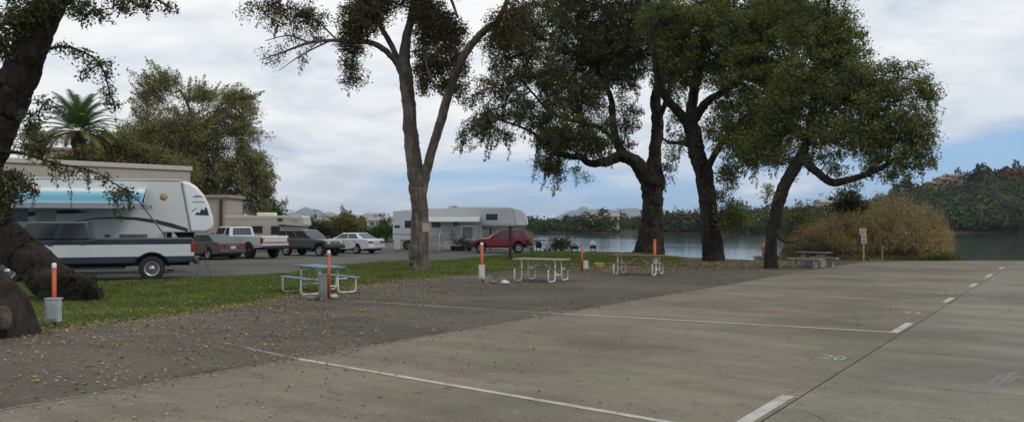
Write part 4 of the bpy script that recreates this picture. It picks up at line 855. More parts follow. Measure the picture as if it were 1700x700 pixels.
# two-tone crew-cab pickup (origin at rear axle)
NAVY, PWHT = (.012, .022, .04), (.58, .60, .60)
tt2 = zpaint('navy_white_paint', [(0, NAVY), (.84, PWHT), (1.24, NAVY)])
top = [(-1.32, .62), (-1.36, .9), (-1.34, 1.42), (-1.28, 1.46), (1.72, 1.46), (1.78, 1.42), (1.84, 1.42), (4.25, 1.40), (4.6, 1.34), (5.25, 1.22), (5.38, 1.1), (5.4, .62)]
S = dict(W=2.03, rw=.42, tw=.29, zb=.60, ra=.55, axles=(0, 4.27), top=top, paint=tt2, belt=(1.84, 4.35, 1.41), roof=(1.98, 3.68, 2.02), bin=.05, rin=.19, bev=.045, tout=.02,
         side_win=[((.05, .10), (.40, .10), (.40, .88), (.06, .88)), ((.46, .10), (.90, .10), (.985, .88), (.46, .88))], rear_win=(.12, .88, .15, .85), cabpaint=pmat('navy_paint', NAVY, .3, .15, 3, coat=.5),
         doors=[[(1.95, .68), (2.86, .68), (2.86, 1.40), (1.95, 1.40)], [(2.90, .68), (4.02, .68), (4.02, 1.38), (2.90, 1.38)]],
         boxes=[('rear_bumper', pmat('dark_bumper', (.03, .032, .036), .45), (-1.42, 0, .66), (.16, 1.96, .2)), ('front_bumper', CHROME, (5.46, 0, .66), (.16, 2.0, .22)), ('running_board', BLACK, (2.2, 0, .46), (2.7, 2.1, .06)), ('tailgate_handle', BLACK, (-1.37, 0, 1.25), (.03, .2, .06))],
         pairs=[('taillight', RED_L, (-1.31, .985, 1.17), (.13, .12, .36)), ('headlight', CLR_L, (5.34, .78, 1.0), (.1, .36, .2)), ('mirror', BLACK, (3.92, 1.12, 1.46), (.12, .22, .24)), ('rub_strip', pmat('navy_strip', (.02, .03, .05), .4), (1.9, 1.012, .70), (2.6, .03, .14))])
vehicle('pickup_truck', 'navy and white two tone crew cab pickup parked under the blue awning', 'pickup truck', put(252, 466, math.pi + R(23), 0, 1.0), math.pi + R(23), S)
# dark sedan
mar = pmat('dusk_paint', (.085, .066, .068), .28, .12, 3, coat=.5)
hd = R(146)
def sedan(name, label, at, rotz, paint, extra_pairs, win, zs=1.0, rim=RIM, glass=GLASS_B):
    top = [(-1.02, .34), (-1.08, .55), (-1.04, .92), (-.96, .99), (-.30, 1.01), (2.05, .97), (2.5, .93), (3.35, .80), (3.5, .66), (3.52, .34)]
    S = dict(W=1.74, rw=.31, tw=.20, zb=.30, axles=(0, 2.65), top=top, paint=paint, belt=(-.52, 2.12, .985), roof=(.22, 1.42, 1.40), bin=.10, rin=.27, bev=.075, rim=rim,
             side_win=[((.14, .12), (.50, .12), (.47, .86), (.09, .86)), ((.53, .12), (.93, .12), (.93, .86), (.50, .86))], rear_win=(.06, .94, .08, .92), glass=glass,
             doors=[[(.12, .40), (.95, .40), (.98, .96), (-.02, .96), (.0, .72)], [(1.0, .40), (1.98, .40), (2.02, .94), (1.02, .96)]],
             boxes=[('rear_bumper', paint, (-1.06, 0, .46), (.16, 1.66, .2)), ('number_plate', WHITE_D, (-1.085, 0, .68), (.02, .32, .15)), ('front_bumper', paint, (3.5, 0, .46), (.16, 1.66, .22))], pairs=extra_pairs + [('headlight', CLR_L, (3.40, .62, .68), (.1, .36, .13)), ('mirror', paint, (1.84, .93, 1.02), (.1, .18, .13))])
    return vehicle(name, label, 'car', at, rotz, S)
sedan('parked_car', 'dark maroon grey sedan behind the pickup tailgate and folding tripod grill', put(346, 431, hd, 0, .8), hd, mar, [('taillight', RED_L, (-1.02, .62, .80), (.1, .44, .14))], None)
hs = R(150)
sedan('parked_car', 'white sedan parked left of the white awning trailer', put(592, 421, hs, 0, .8), hs, pmat('car_white', (.70, .70, .69), .25, .04, 2, coat=.5), [('taillight', RED_L, (-1.03, .60, .78), (.1, .50, .13))], None)
# white extended-cab pickup
h3 = R(144)
wp = zpaint('cream_white_paint', [(0, (.60, .60, .56)), (.70, (.30, .29, .26)), (.745, (.60, .60, .56))])
top = [(-1.2, .66), (-1.26, .8), (-1.24, 1.26), (-1.2, 1.30), (1.72, 1.30), (1.80, 1.26), (3.6, 1.26), (4.6, 1.16), (4.75, 1.0), (4.75, .6)]
S = dict(W=1.9, rw=.43, tw=.28, zb=.60, ra=.53, axles=(0, 3.5), top=top, paint=wp, belt=(1.82, 3.55, 1.25), roof=(1.92, 3.0, 1.84), bin=.05, rin=.19, bev=.04, tout=.03, glass=GLASS,
         rim=pmat('dull_rim', (.12, .12, .12), .5, .2, 8, metal=.5), rglass=GLASS_B, side_win=[((.06, .12), (.30, .12), (.30, .86), (.07, .86)), ((.38, .12), (.88, .12), (.97, .86), (.38, .86))], rear_win=(.12, .88, .15, .85),
         doors=[[(2.35, .66), (3.4, .66), (3.4, 1.22), (2.35, 1.22)]], boxes=[('rear_bumper', BLACK, (-1.34, 0, .66), (.16, 1.8, .16)), ('tailgate', wp, (-1.245, 0, 1.0), (.05, 1.5, .5)), ('front_bumper', CHROME, (4.82, 0, .68), (.14, 1.9, .2)), ('tail_stripe', pmat('red_stripe', (.28, .03, .035), .4), (-1.275, 0, .93), (.02, 1.5, .06))],
         pairs=[('taillight', RED_L, (-1.20, .90, 1.04), (.14, .16, .34)), ('headlight', CLR_L, (4.72, .7, .95), (.08, .3, .18)), ('mirror', BLACK, (3.25, 1.06, 1.36), (.1, .2, .18))])
vehicle('pickup_truck', 'white raised pickup with dark wheels parked beside the beige motorhome', 'pickup truck', put(414, 429, h3, 0, .85), h3, S)
# grey boxy off-roader, facing right
hj = R(-24)
gj = pmat('grey_paint', (.085, .087, .09), .35, .15, 3, coat=.4)
top = [(-.78, .52), (-.82, .8), (-.80, 1.08), (-.76, 1.1), (1.75, 1.08), (2.05, 1.07), (3.0, .99), (3.12, .92), (3.14, .52)]
S = dict(W=1.76, rw=.36, tw=.24, zb=.48, ra=.46, axles=(0, 2.58), top=top, paint=gj, belt=(-.76, 1.98, 1.07), roof=(-.66, 1.25, 1.63), bin=.06, rin=.17, bev=.04, side_win=[(.02, .27, .14, .86), ((.31, .14), (.58, .14), (.56, .86), (.30, .86)), ((.61, .14), (.93, .14), (.95, .86), (.60, .86))], rear_win=(.08, .92, .12, .88),
         doors=[[(.36, .56), (1.05, .56), (1.05, 1.05), (.2, 1.05), (.22, .85)], [(1.08, .56), (1.95, .56), (1.95, 1.04), (1.08, 1.05)]], rim=pmat('light_rim', (.5, .5, .5), .4, .15, 8, metal=.4),
         boxes=[('front_bumper', BLACK, (3.2, 0, .58), (.2, 1.76, .2)), ('grille', pmat('grille_grey', (.16, .16, .17), .4), (3.135, 0, .82), (.04, .8, .18)), ('rear_bumper', BLACK, (-.88, 0, .58), (.18, 1.72, .18)), ('roof_rack', BLACK, (.2, 0, 1.68), (1.3, 1.1, .05)), ('side_cladding', pmat('clad_grey', (.05, .05, .052), .6), (1.3, 0, .58), (1.2, 1.80, .14))],
         pairs=[('headlight', CLR_L, (3.12, .62, .84), (.06, .26, .17)), ('side_marker', AMB_L, (3.10, .83, .84), (.1, .12, .16)), ('taillight', RED_L, (-.80, .78, .95), (.06, .16, .3)), ('mirror', BLACK, (1.85, .98, 1.16), (.1, .2, .15)), ('fender_flare', pmat('flare_grey', (.035, .035, .037), .6), (2.58, .90, .86), (.8, .06, .07))])
vehicle('off_roader', 'dark grey boxy off roader facing the white sedan', 'car', put(531, 425, hj, 2.58, -.8), hj, S)
# red compact off-roader
hr_ = R(184)
rp = pmat('red_paint', (.29, .010, .018), .26, .12, 3, coat=.6)
top = [(-.72, .52), (-.78, .7), (-.76, 1.04), (-.70, 1.08), (1.6, 1.06), (2.0, 1.04), (2.95, .95), (3.15, .82), (3.18, .52)]
S = dict(W=1.74, rw=.35, tw=.23, zb=.46, ra=.44, axles=(0, 2.62), top=top, paint=rp, belt=(-.72, 2.05, 1.05), roof=(-.45, 1.22, 1.64), bin=.06, rin=.20, bev=.06,
         side_win=[((.05, .14), (.25, .14), (.26, .84), (.09, .84)), ((.36, .14), (.60, .14), (.58, .84), (.36, .84)), ((.63, .14), (.92, .14), (.93, .84), (.61, .84))], rear_win=(.1, .9, .14, .86), glass=GLASS_B,
         doors=[[(.38, .50), (1.1, .50), (1.1, 1.02), (.25, 1.02), (.26, .84)], [(1.13, .50), (2.02, .50), (2.02, 1.01), (1.13, 1.02)]], rim=pmat('silver_rim', (.55, .55, .55), .4, .15, 8, metal=.4),
         boxes=[('front_bumper', BLACK, (3.22, 0, .58), (.22, 1.74, .26)), ('rear_bumper', BLACK, (-.84, 0, .60), (.2, 1.72, .26)), ('grille', BLACK, (3.16, 0, .84), (.05, .7, .12)), ('sill_trim', BLACK, (1.3, 0, .45), (1.7, 1.78, .07))],
         pairs=[('headlight', CLR_L, (3.12, .66, .86), (.1, .28, .14)), ('taillight', RED_L, (-.74, .80, .92), (.08, .14, .24)), ('mirror', BLACK, (1.78, .96, 1.12), (.12, .2, .16)), ('arch_trim', BLACK, (-.58, .875, .72), (.26, .03, .34)), ('arch_trim', BLACK, (3.1, .875, .66), (.12, .03, .2))])
vehicle('off_roader', 'red compact off roader parked before the white awning trailer', 'car', put(861, 419.5, hr_, 0, .8), hr_, S)

# ---------------------------------------------------------------- fifth-wheel trailer with the blue awning
def arc_pts(c, r, a0, a1, n): return [(c[0] + r[0] * math.cos(a0 + (a1 - a0) * k / n), c[1] + r[1] * math.sin(a0 + (a1 - a0) * k / n)) for k in range(n + 1)]
SIDING = pmat('trailer_siding', (.60, .61, .595), .45, .05, 1.2, coat=.15)
CAPW = pmat('nose_white', (.74, .75, .76), .35, .04, 2, coat=.3)
NVY = pmat('navy_decal', (.02, .026, .06), .4)
GRYD = pmat('grey_decal', (.20, .21, .22), .5)
def P_loc(px, py, d, org): q = P(px, py, d); return (q[0] - org[0], q[1] - org[1], q[2] - org[2])
org = (-14.26, 33.54, 0); root = thing('fifth_wheel_trailer', 'large white fifth wheel trailer with a blue striped awning out', 'trailer', org, R(20)); hw = 1.25
zt, zo = 3.68, 1.62
pol = [(-9.0, .75), (-.05, .75), (-.05, zo), (.95, zo), (.62, zt), (-9.0, zt)]
mb = MB(); mb.prism(pol, -hw, hw); mb.build('body', SIDING, root, bevel=.05, seg=2)
nose = [(.95, zo)] + [(1.55, zo), (1.78, zo + .12), (1.84, zo + .32)] + [(1.80, 2.3), (1.66, 2.75), (1.46, 3.15), (1.2, 3.46), (.95, 3.63), (.62, zt + .02)]
mb = MB(); mb.prism(nose, -hw - .012, hw + .012); mb.build('nose_cap', CAPW, root, bevel=.12, seg=4)
y0 = -hw
def decal(name, mat, pts, parent=root, off=.004, y=y0):
    q = MB(); q.prism(pts, y - off, y + .004); return q.build(name, mat, parent)
# swoosh, emblem, text, vents, windows
up = [(-4.2, 1.78), (-3.6, 1.95), (-3.0, 2.10), (-2.4, 2.20), (-1.7, 2.24), (-1.0, 2.22), (-.3, 2.13), (.3, 1.98), (.86, 1.78)]
dn = [(.88, 1.64), (.3, 1.80), (-.3, 1.97), (-1.0, 2.10), (-1.7, 2.16), (-2.4, 2.15), (-3.0, 2.06), (-3.6, 1.92)]
decal('swoosh_stripe', NVY, up + dn)
up = [(-6.4, 2.05), (-5.2, 2.35), (-4.2, 2.48), (-3.2, 2.50), (-2.62, 2.42)]; decal('swoosh_stripe', NVY, up + [(-3.2, 2.36), (-4.2, 2.33), (-5.2, 2.16)])
decal('window_glass', GLASS, [(-1.66, 2.80), (-.70, 2.80), (-.70, 3.31), (-1.66, 3.31)], off=.012)
decal('window_glass', GLASS, [(-5.55, 2.05), (-4.75, 2.05), (-4.75, 2.52), (-5.55, 2.52)], off=.012)
decal('window_glass', GLASS, [(-7.6, 1.9), (-6.6, 1.9), (-6.6, 2.5), (-7.6, 2.5)], off=.012)
decal('entry_door', pmat('door_offwhite', (.42, .42, .41), .5), [(-4.5, .85), (-3.8, .85), (-3.8, 2.75), (-4.5, 2.75)], off=.014)
v = decal('vent_panel', GRYD, [(-1.62, 1.36), (-.62, 1.36), (-.62, 1.56), (-1.62, 1.56)], off=.010)
q = MB(); [q.box((-1.12 + (k - 5) * .09, y0 - .014, 1.46), (.03, .012, .17)) for k in range(11)]; q.build('louvre', BLACK, v)
decal('hatch', BLACK, [(-2.15, 1.46), (-1.95, 1.46), (-1.95, 1.54), (-2.15, 1.54)], off=.008)
q = MB(); q.lathe([(.001, -.05), (.06, -.045), (.13, -.02), (.15, 0)], 16, (0, 0, 0), 'y'); o = q.build('porch_light', pmat('lamp_tan', (.36, .27, .13), .4), root, smooth=True); o.location = (-.03, y0, 3.04)
cu = bpy.data.curves.new('lettering', 'FONT'); cu.body = 'MOUNTAINEER'; cu.size = .235; cu.extrude = .004; cu.align_x = 'RIGHT'
to = bpy.data.objects.new('lettering', cu); COL.objects.link(to); bpy.context.view_layer.update()
me = bpy.data.meshes.new_from_object(to.evaluated_get(bpy.context.evaluated_depsgraph_get())); bpy.data.objects.remove(to); me.materials.clear(); me.materials.append(GRYD)
o = bpy.data.objects.new('lettering', me); COL.objects.link(o); o.parent = root; o.location = (-.42, y0 - .008, 2.55); o.rotation_euler = (math.pi / 2, 0, 0)
# nose decals: mountain emblem and two small lines wrap the cap's side
yn = -hw - .012
for pts, mt in (([(1.12, 2.32), (1.22, 2.44), (1.30, 2.40), (1.38, 2.58), (1.46, 2.50), (1.54, 2.66), (1.60, 2.56), (1.66, 2.30)], NVY), ([(1.05, 3.06), (1.2, 3.12), (1.42, 3.08), (1.42, 3.04), (1.05, 3.02)], GRYD), ([(1.05, 2.86), (1.5, 2.86), (1.5, 2.82), (1.05, 2.82)], GRYD), ([(1.0, 2.46), (1.18, 2.62), (1.2, 2.58), (1.02, 2.42)], GRYD)):
    decal('nose_decal', mt, pts, y=yn)
decal('trim_strip', GRYD, [(.60, 3.60), (.64, 3.60), (.98, zo + .03), (.94, zo + .03)])
q = MB(); q.box((-4.2, 0, zt + .02), (9.6, 2.56, .06)); q.build('roof_edge', WHITE_D, root, bevel=.02)
q = MB(); q.box((-2.9, .1, zt + .18), (.9, .8, .26)); q.build('air_conditioner', WHITE, root, bevel=.06)
q = MB(); q.box((-7.4, .1, zt + .13), (.5, .5, .16)); q.build('roof_vent', WHITE, root, bevel=.04)
# kingpin box and landing legs under the overhang
q = MB(); q.loft([(.3, -.45, zo), (1.1, -.45, zo), (1.1, .45, zo), (.3, .45, zo)], [(.6, -.2, 1.22), (1.0, -.2, 1.22), (1.0, .2, 1.22), (.6, .2, 1.22)]); q.tube([(.8, 0, 1.25), (.8, 0, 1.08)], .05); q.build('kingpin_box', BLACK, root)
for s in (-1, 1):
    q = MB(); q.box((.12, s * .8, .95), (.11, .11, 1.4)); q.box((.12, s * .8, .03), (.26, .26, .05)); q.build('landing_leg', BLACK, root)
for x in (-5.6, -6.6):
    for s in (-1, 1): wheel(root, x, s * 1.1, .37, .2, RIM, s)
# awning: striped fabric from the rail to a roller, with two folding arms
m = bpy.data.materials.new('awning_fabric'); t = NT(m); c = t.coords(); s = t.n('ShaderNodeSeparateXYZ'); t.l(c, s.inputs[0])
k = t.ramp(t.math('DIVIDE', t.math('ADD', s.outputs[1], 3.75), 2.5), [(0, (.34, .42, .46)), (.14, (.20, .36, .44)), (.36, (.09, .27, .38)), (.60, (.10, .30, .41)), (.78, (.22, .42, .50)), (.90, (.66, .68, .68))])
t.bsdf(k, .7, spec=.2)
q = MB(); n = 10; A = []
for k in range(n + 1):
    f = k / n; y = -hw - .06 - 2.28 * f; z = 3.34 - .62 * f - .10 * math.sin(math.pi * f); A.append((y, z))
for k in range(n):
    (ya, za), (yb, zb_) = A[k], A[k + 1]; q.loft([(-7.2, ya, za), (-.68, ya, za), (-.68, ya, za - .012), (-7.2, ya, za - .012)], [(-7.2, yb, zb_), (-.68, yb, zb_), (-.68, yb, zb_ - .012), (-7.2, yb, zb_ - .012)])
aw = q.build('awning', m, root)
q = MB(); q.tube([(-7.25, A[-1][0] - .03, A[-1][1] - .03), (-.62, A[-1][0] - .03, A[-1][1] - .03)], .065, 12); q.prism([(A[-1][0] - .09, A[-1][1] - .03), (A[-1][0] - .075, A[-1][1] - .03), (A[-1][0] - .06, A[-1][1] - .2), (A[-1][0] - .075, A[-1][1] - .2)], -7.2, -.68, 'x'); q.build('roller_valance', pmat('valance_grey', (.30, .35, .37), .6), aw)
q = MB(); q.box((-3.95, -hw - .04, 3.36), (6.6, .09, .08)); q.build('awning_rail', WHITE, aw)
for x in (-.66, -7.2):
    q = MB(); q.tube([(x, A[-1][0], A[-1][1] - .02), (x + (.62 if x > -2 else 0), -hw - .03, 1.58)], .03, 8); q.tube([(x + .03, A[-1][0] * .62 + (-hw) * .38, 2.75), (x + .02, A[0][0], 3.28)], .022, 8); q.build('awning_arm', pmat('arm_grey', (.34, .34, .34), .5), aw)

# ---------------------------------------------------------------- second fifth-wheel with white awning and porch
d2 = 63.5; sc = d2 / F; org = ((652 - CX) * sc, d2 + 1.25, 0); root = thing('fifth_wheel_trailer', 'long white fifth wheel trailer with porch steps behind the red off roader', 'trailer', org)
SID2 = pmat('trailer_siding_white', (.66, .68, .70), .45, .05, 1)
ln = 225 * sc; xo = 6.9; zt, zo = 3.26, 1.86
mb = MB(); mb.prism([(0, .75), (xo, .75), (xo, zo), (ln - .95, zo), (ln - 1.25, zt + .02), (3.0, zt), (1.8, zt - .1), (0, zt - .22)], -1.25, 1.25); mb.build('body', SID2, root, bevel=.06, seg=2)
mb = MB(); mb.prism([(ln - .95, zo), (ln - .15, zo), (ln, zo + .2), (ln - .05, 2.4), (ln - .25, 2.9), (ln - .6, zt - .1), (ln - 1.25, zt + .03)], -1.262, 1.262); mb.build('nose_cap', CAPW, root, bevel=.1, seg=3)
y0 = -1.25
def X2(px): return (px - 652) * sc
def Z2(py): return EYE - (py - HY) * sc
def rect2(name, mat, p0, p1, q0, q1, off=.01, parent=root): return decal(name, mat, [(X2(p0), Z2(q1)), (X2(p1), Z2(q1)), (X2(p1), Z2(q0)), (X2(p0), Z2(q0))], parent, off, y0)
for a in ((672, 684, 366, 378), (717, 731, 369, 377), (753, 760, 367, 374), (807, 826, 355, 365)):
    f = rect2('window_frame', BLACK, *a, off=.014); rect2('window_pane', GLASS, a[0] + 1.2, a[1] - 1.2, a[2] + 1.2, a[3] - 1.2, off=.020, parent=f)
rect2('trim_strip', GRYD, 652, 712, 388, 389.5, .006); rect2('trim_strip', GRYD, 806, 874, 376.5, 378.5, .006); rect2('trim_strip', GRYD, 720, 872, 371.5, 372.2, .005)
rect2('entry_door', pmat('door_grey', (.34, .35, .35), .5), 768, 784, 377, 402, .02)
rect2('hatch', BLACK, 655, 664, 374, 378, .02); rect2('hatch', BLACK, 690, 704, 396, 400, .012)
q = MB(); [q.box((x, 0, zt + .13), (.7, .8, .22)) for x in (4.6,)]; q.build('air_conditioner', WHITE, root, bevel=.05)
q = MB(); q.box((6.9, 0, zt + .03), (4.6, 1.6, .05)); q.build('roof_rack', BLACK, root)
for px in (676, 690):
    for s in (-1, 1): wheel(root, X2(px), s * 1.1, .36, .2, pmat('dull_rim', (.12, .12, .12), .5), s)
q = MB(); q.box((X2(660), -1.31, .52), (X2(664) - X2(654), .05, .95)); q.box((.15, 0, .55), (.05, 2.3, .8)); q.build('skirt_panel', WHITE, root)
q = MB(); A = [(-1.3 - 1.9 * k / 6, 2.62 - .42 * k / 6 - .06 * math.sin(math.pi * k / 6)) for k in range(7)]
for k in range(6):
    (ya, za), (yb, zb_) = A[k], A[k + 1]; xa, xb = X2(706), X2(797); q.loft([(xa, ya, za), (xb, ya, za), (xb, ya, za - .015), (xa, ya, za - .015)], [(xa, yb, zb_), (xb, yb, zb_), (xb, yb, zb_ - .015), (xa, yb, zb_ - .015)])
aw = q.build('awning', pmat('awning_white', (.66, .65, .58), .7, .06, 3), root)
q = MB(); q.tube([(X2(705), A[-1][0], A[-1][1]), (X2(798), A[-1][0], A[-1][1])], .07, 10); q.build('roller', WHITE, aw)
for px in (706, 797): q = MB(); q.tube([(X2(px), A[-1][0], A[-1][1]), (X2(px), -1.28, 1.0)], .025, 6); q.build('awning_arm', WHITE_D, aw)
q = MB(); q.tube([(7.6, .7, .02), (7.6, .7, 1.85)], .05, 6); q.tube([(7.6, -.7, .02), (7.6, -.7, 1.85)], .05, 6); q.build('landing_leg', BLACK, root)
# porch: steps with white rails, lattice screen, pots, screen door frame
yp = 61.2; sp = yp / F
def Xp(px): return (px - CX) * sp
root = thing('porch_steps', 'grey wooden steps with two white handrails leading to the trailer door', 'steps', (Xp(741), 61.9, 0))
for k in range(4): q = MB(); q.box((0, -.75 + .28 * k, .10 + .2 * k), (1.0, .3, .05)); q.build('tread', WHITE_D, root)
for s in (-1, 1):
    q = MB(); x = s * .5; q.tube([(x, -.95, 0), (x, -.95, .95), (x, .3, 1.75), (x, .3, .85)], .035, 8)
    for k in range(5): q.tube([(x, -.75 + .24 * k, .1 + .16 * k), (x, -.75 + .24 * k, 1.08 + .155 * k)], .018, 6)
    q.build('handrail', WHITE, root)

for s in (-1, 1): q = MB(); q.prism([(-.95, 0), (-.8, 0), (.2, .8), (.2, .95)], s * .45 - .02, s * .45 + .02, 'x'); q.build('stringer', WHITE_D, root)
root = thing('lattice_panel', 'grey lattice screen standing behind the trunk of the forked tree', 'screen', (Xp(723), 61.6, 0)); w_, h_ = 1.05, 1.25
q = MB(); [q.box((s * w_ / 2, 0, h_ / 2), (.05, .05, h_)) for s in (-1, 1)]; [q.box((0, 0, z), (w_, .05, .05)) for z in (.05, h_)]; q.build('frame', WHITE_D, root)
q = MB()
for s in (1, -1):
    for k in range(-10, 11):
        a = np.array([k * .14 - s * .7, 0.02 * s, 0]); b = a + np.array([s * 1.4, 0, 1.4]); pts = [a + (b - a) * t_ for t_ in np.linspace(0, 1, 30)]; pts = [p for p in pts if abs(p[0]) < w_ / 2 and .04 < p[2] < h_]
        if len(pts) > 1: q.tube([pts[0], pts[-1]], .016, 4)
q.build('lattice', pmat('lattice_grey', (.42, .43, .44), .6), root)
root = thing('screen_enclosure', 'white framed screen panel on the porch beside the red off roader', 'screen', (Xp(777), 61.6, 0))
q = MB(); [q.box((x, 0, .95), (.07, .07, 1.9)) for x in (-.5, .5)]; [q.box((0, 0, z), (.93, .06, .07)) for z in (.85, 1.86)]; q.box((0, 0, .06), (.93, .06, .1)); q.build('frame', WHITE_D, root)
q = MB(); q.box((0, .0, .46), (.93, .02, .7)); q.build('lower_panel', pmat('panel_grey', (.22, .22, .21), .7), root)
L_pot = leafmat('pot_leaf', [(.03, .055, .016), (.05, .085, .025), (.075, .11, .035)])
for i, (px, yy, hp, hl, lab) in enumerate(((752, 61.0, .34, 1.25, 'tall potted plant beside the porch steps'), (760, 60.6, .30, .55, 'small dark potted plant between the taller potted plants'), (768, 61.1, .34, .8, 'bushy potted plant before the porch screen'), (779, 60.6, .28, .45, 'squat potted plant nearest the red bonnet'))):
    root = thing('potted_plant', lab, 'potted plant', ((px - CX) * yy / F, yy, 0), 0, 'potted plants on the trailer porch')
    q = MB(); q.lathe([(.001, .0), (.15, 0), (.20, hp), (.22, hp), (.22, hp + .03), (.18, hp + .03), (.17, hp - .03), (.001, hp - .03)], 16); q.build('pot', pmat('terracotta', (.13, .055, .04), .8), root, smooth=True)
    nm = NM(); c = RNG.normal(size=(170, 3)) * np.array([.16, .16, hl * .26]) + np.array([0, 0, hp + hl * .5]); c[:, 2] = np.maximum(c[:, 2], hp); leaves_np(nm, c, .14, .4, .2); nm.build('foliage', L_pot, root)

# ---------------------------------------------------------------- beige motorhome
d3 = 58.5; sc = d3 / F; root = thing('motorhome', 'beige motorhome with an overcab bed behind the white pickup', 'motorhome', ((374 - CX) * sc, d3 + 1.1, 0))
BEI = zpaint('beige_panels', [(0, (.42, .40, .33)), (1.62, (.36, .33, .25)), (1.70, (.46, .44, .36)), (2.30, (.34, .33, .22)), (2.38, (.48, .46, .38))], .5, .1)
def X3(px): return (px - 374) * sc
mb = MB(); mb.prism([(0, .55), (X3(462), .55), (X3(462), 1.95), (X3(503), 1.82), (X3(505), 1.95), (X3(503), 2.5), (X3(500), 2.6), (0, 2.6), (-.04, 2.5)], -1.1, 1.1); mb.build('body', BEI, root, bevel=.06, seg=2)
mb = MB(); mb.prism([(X3(462) + .01, .45), (X3(528), .45), (X3(530), 1.0), (X3(512), 1.12), (X3(498), 1.78), (X3(462) + .01, 1.80)], -.92, .92); mb.build('cab', pmat('cab_cream', (.52, .5, .44), .4), root, bevel=.08, seg=2)
def Z3(py): return EYE - (py - HY) * sc
def rect3(name, mat, p0, p1, q0, q1, off=.012, parent=root): return decal(name, mat, [(X3(p0), Z3(q1)), (X3(p1), Z3(q1)), (X3(p1), Z3(q0)), (X3(p0), Z3(q0))], parent, off, -1.1)
for a in ((381, 401, 374, 388), (408, 437, 374, 388), (449, 466, 374, 390), (460, 470, 361, 368)):
    f = rect3('window_frame', pmat('frame_tan', (.28, .26, .21), .5), *a); rect3('window_pane', GLASS_B if a[0] < 400 else GLASS, a[0] + 1.3, a[1] - 1.3, a[2] + 1.3, a[3] - 1.3, .018, f)
rect3('vent_panel', pmat('vent_tan', (.3, .28, .23), .6), 484, 494, 364, 368)
q = MB(); q.box((X3(436), 0, 2.71), (1.25, .8, .24)); q.build('air_conditioner', pmat('unit_white', (.72, .70, .64), .5), root, bevel=.06)
for x in (X3(400), X3(516)):
    for s in (-1, 1): wheel(root, x, s * .85, .36, .22, RIM, s)

# ---------------------------------------------------------------- buildings
BWALL = pmat('stucco_beige', (.40, .355, .30), .9, .08, .8, bump=.3)
ang = math.atan2(47 - 41.4, -18.8 + 24.8); root = thing('flat_roofed_building', 'long beige flat roofed building behind the blue awning trailer', 'building', (-18.8, 47.6, 0), ang)
q = MB(); q.box((-11, 4.6, 2.55), (22, 9, 5.1)); q.build('wall', BWALL, root)
q = MB(); q.box((-11, 4.6, 5.22), (22.2, 9.2, .26)); q.build('roof_fascia', pmat('fascia_pale', (.50, .44, .38), .8, .06, 1), root, bevel=.02)
for x in (-3, -7, -11, -15):
    q = MB(); q.box((x, .09, 3.2), (1.5, .06, 1.2)); f = q.build('window_frame', pmat('frame_brown', (.08, .06, .05), .6), root); q = MB(); q.box((x, .06, 3.2), (1.36, .04, 1.06)); q.build('window_pane', GLASS, f)
root = thing('tall_building', 'taller tan building whose upper wall shows between the palm fronds', 'building', ((108 - CX) * 74 / F, 74, 0), R(20))
q = MB(); q.box((0, 0, 4.25), (4.6, 6, 8.5)); q.build('wall', pmat('stucco_tan', (.42, .34, .26), .9, .08, .8), root)
q = MB(); q.box((0, 0, 8.6), (4.9, 6.3, .24)); q.build('roof', pmat('roof_tan', (.34, .26, .2), .8), root)
q = MB(); q.box((-3.4, 1, 3.4), (1.75, 4, 6.8)); q.build('side_wing', pmat('teal_wall', (.12, .22, .24), .7), root)
for z in (3.2, 6.2):
    for x in (-1.2, 1.2): q = MB(); q.box((x, -3.0, z), (1.1, .06, 1.1)); q.build('window', GLASS, root)
root = thing('outbuilding', 'tan outbuilding with a dark downpipe behind the trailer nose', 'building', ((340 - CX) * 64 / F, 66, 0))
q = MB(); q.box((-.2, 0, 2.05), (3.8, 3.6, 4.1)); q.build('wall', pmat('stucco_pink', (.40, .33, .27), .9, .08, .8), root)
q = MB(); q.box((-.2, 0, 4.2), (4.2, 4, .22)); q.build('roof', pmat('roof_tan', (.34, .26, .2), .8), root)
q = MB(); q.box((1.22, -1.86, 2.0), (.22, .1, 3.9)); q.build('downpipe', pmat('pipe_brown', (.06, .035, .028), .7), root)
def house(px, y, w, dp, h, wall, roofc, label, up=0, rz=.2, name='hillside_house'):
    x = (px - CX) * y / F; z = float(land_z(np.array([x]), np.array([y]))[0]) + up
    r = thing(name, label, 'house', (x, y, z), rz)
    q = MB(); q.box((0, 0, h / 2 - 2), (w, dp, h + 4)); q.build('wall', pmat('wall_%d' % (1000 * sum(wall)), wall, .9, .06, .3), r)
    q = MB(); rr = h * .42; q.prism([(-dp / 2 - .5, h - .05), (dp / 2 + .5, h - .05), (0, h + rr)], -w / 2 - .5, w / 2 + .5, 'x'); q.build('roof', pmat('roof_%d' % (1000 * sum(roofc)), roofc, .9, .12, .5), r)
    n = max(2, int(w / 3.4))
    for k in range(n):
        q = MB(); q.box((-w / 2 + w * (k + .5) / n, -dp / 2 - .02, h * .55), (1.3, .06, 1.3)); q.build('window', GLASS, r)
house(1566, 446, 8, 6, 3.2, (.34, .24, .16), (.22, .13, .09), 'tan hilltop house with a terracotta roof facing the lake', up=2.0, rz=.3)
house(1584, 452, 7, 6, 2.9, (.36, .24, .17), (.22, .14, .11), 'brown hilltop house right of the tan house with terracotta roof', up=2.6, rz=-.2)
house(1549, 446, 8, 6, 3.0, (.42, .33, .25), (.34, .24, .17), 'pale sandy hilltop house left of the tan house with terracotta roof', up=1.4, rz=.5)
house(1015, 345, 6, 5, 2.6, (.55, .48, .40), (.30, .24, .2), 'cream far shore house left of the big oak trunk', up=3.4, rz=0)
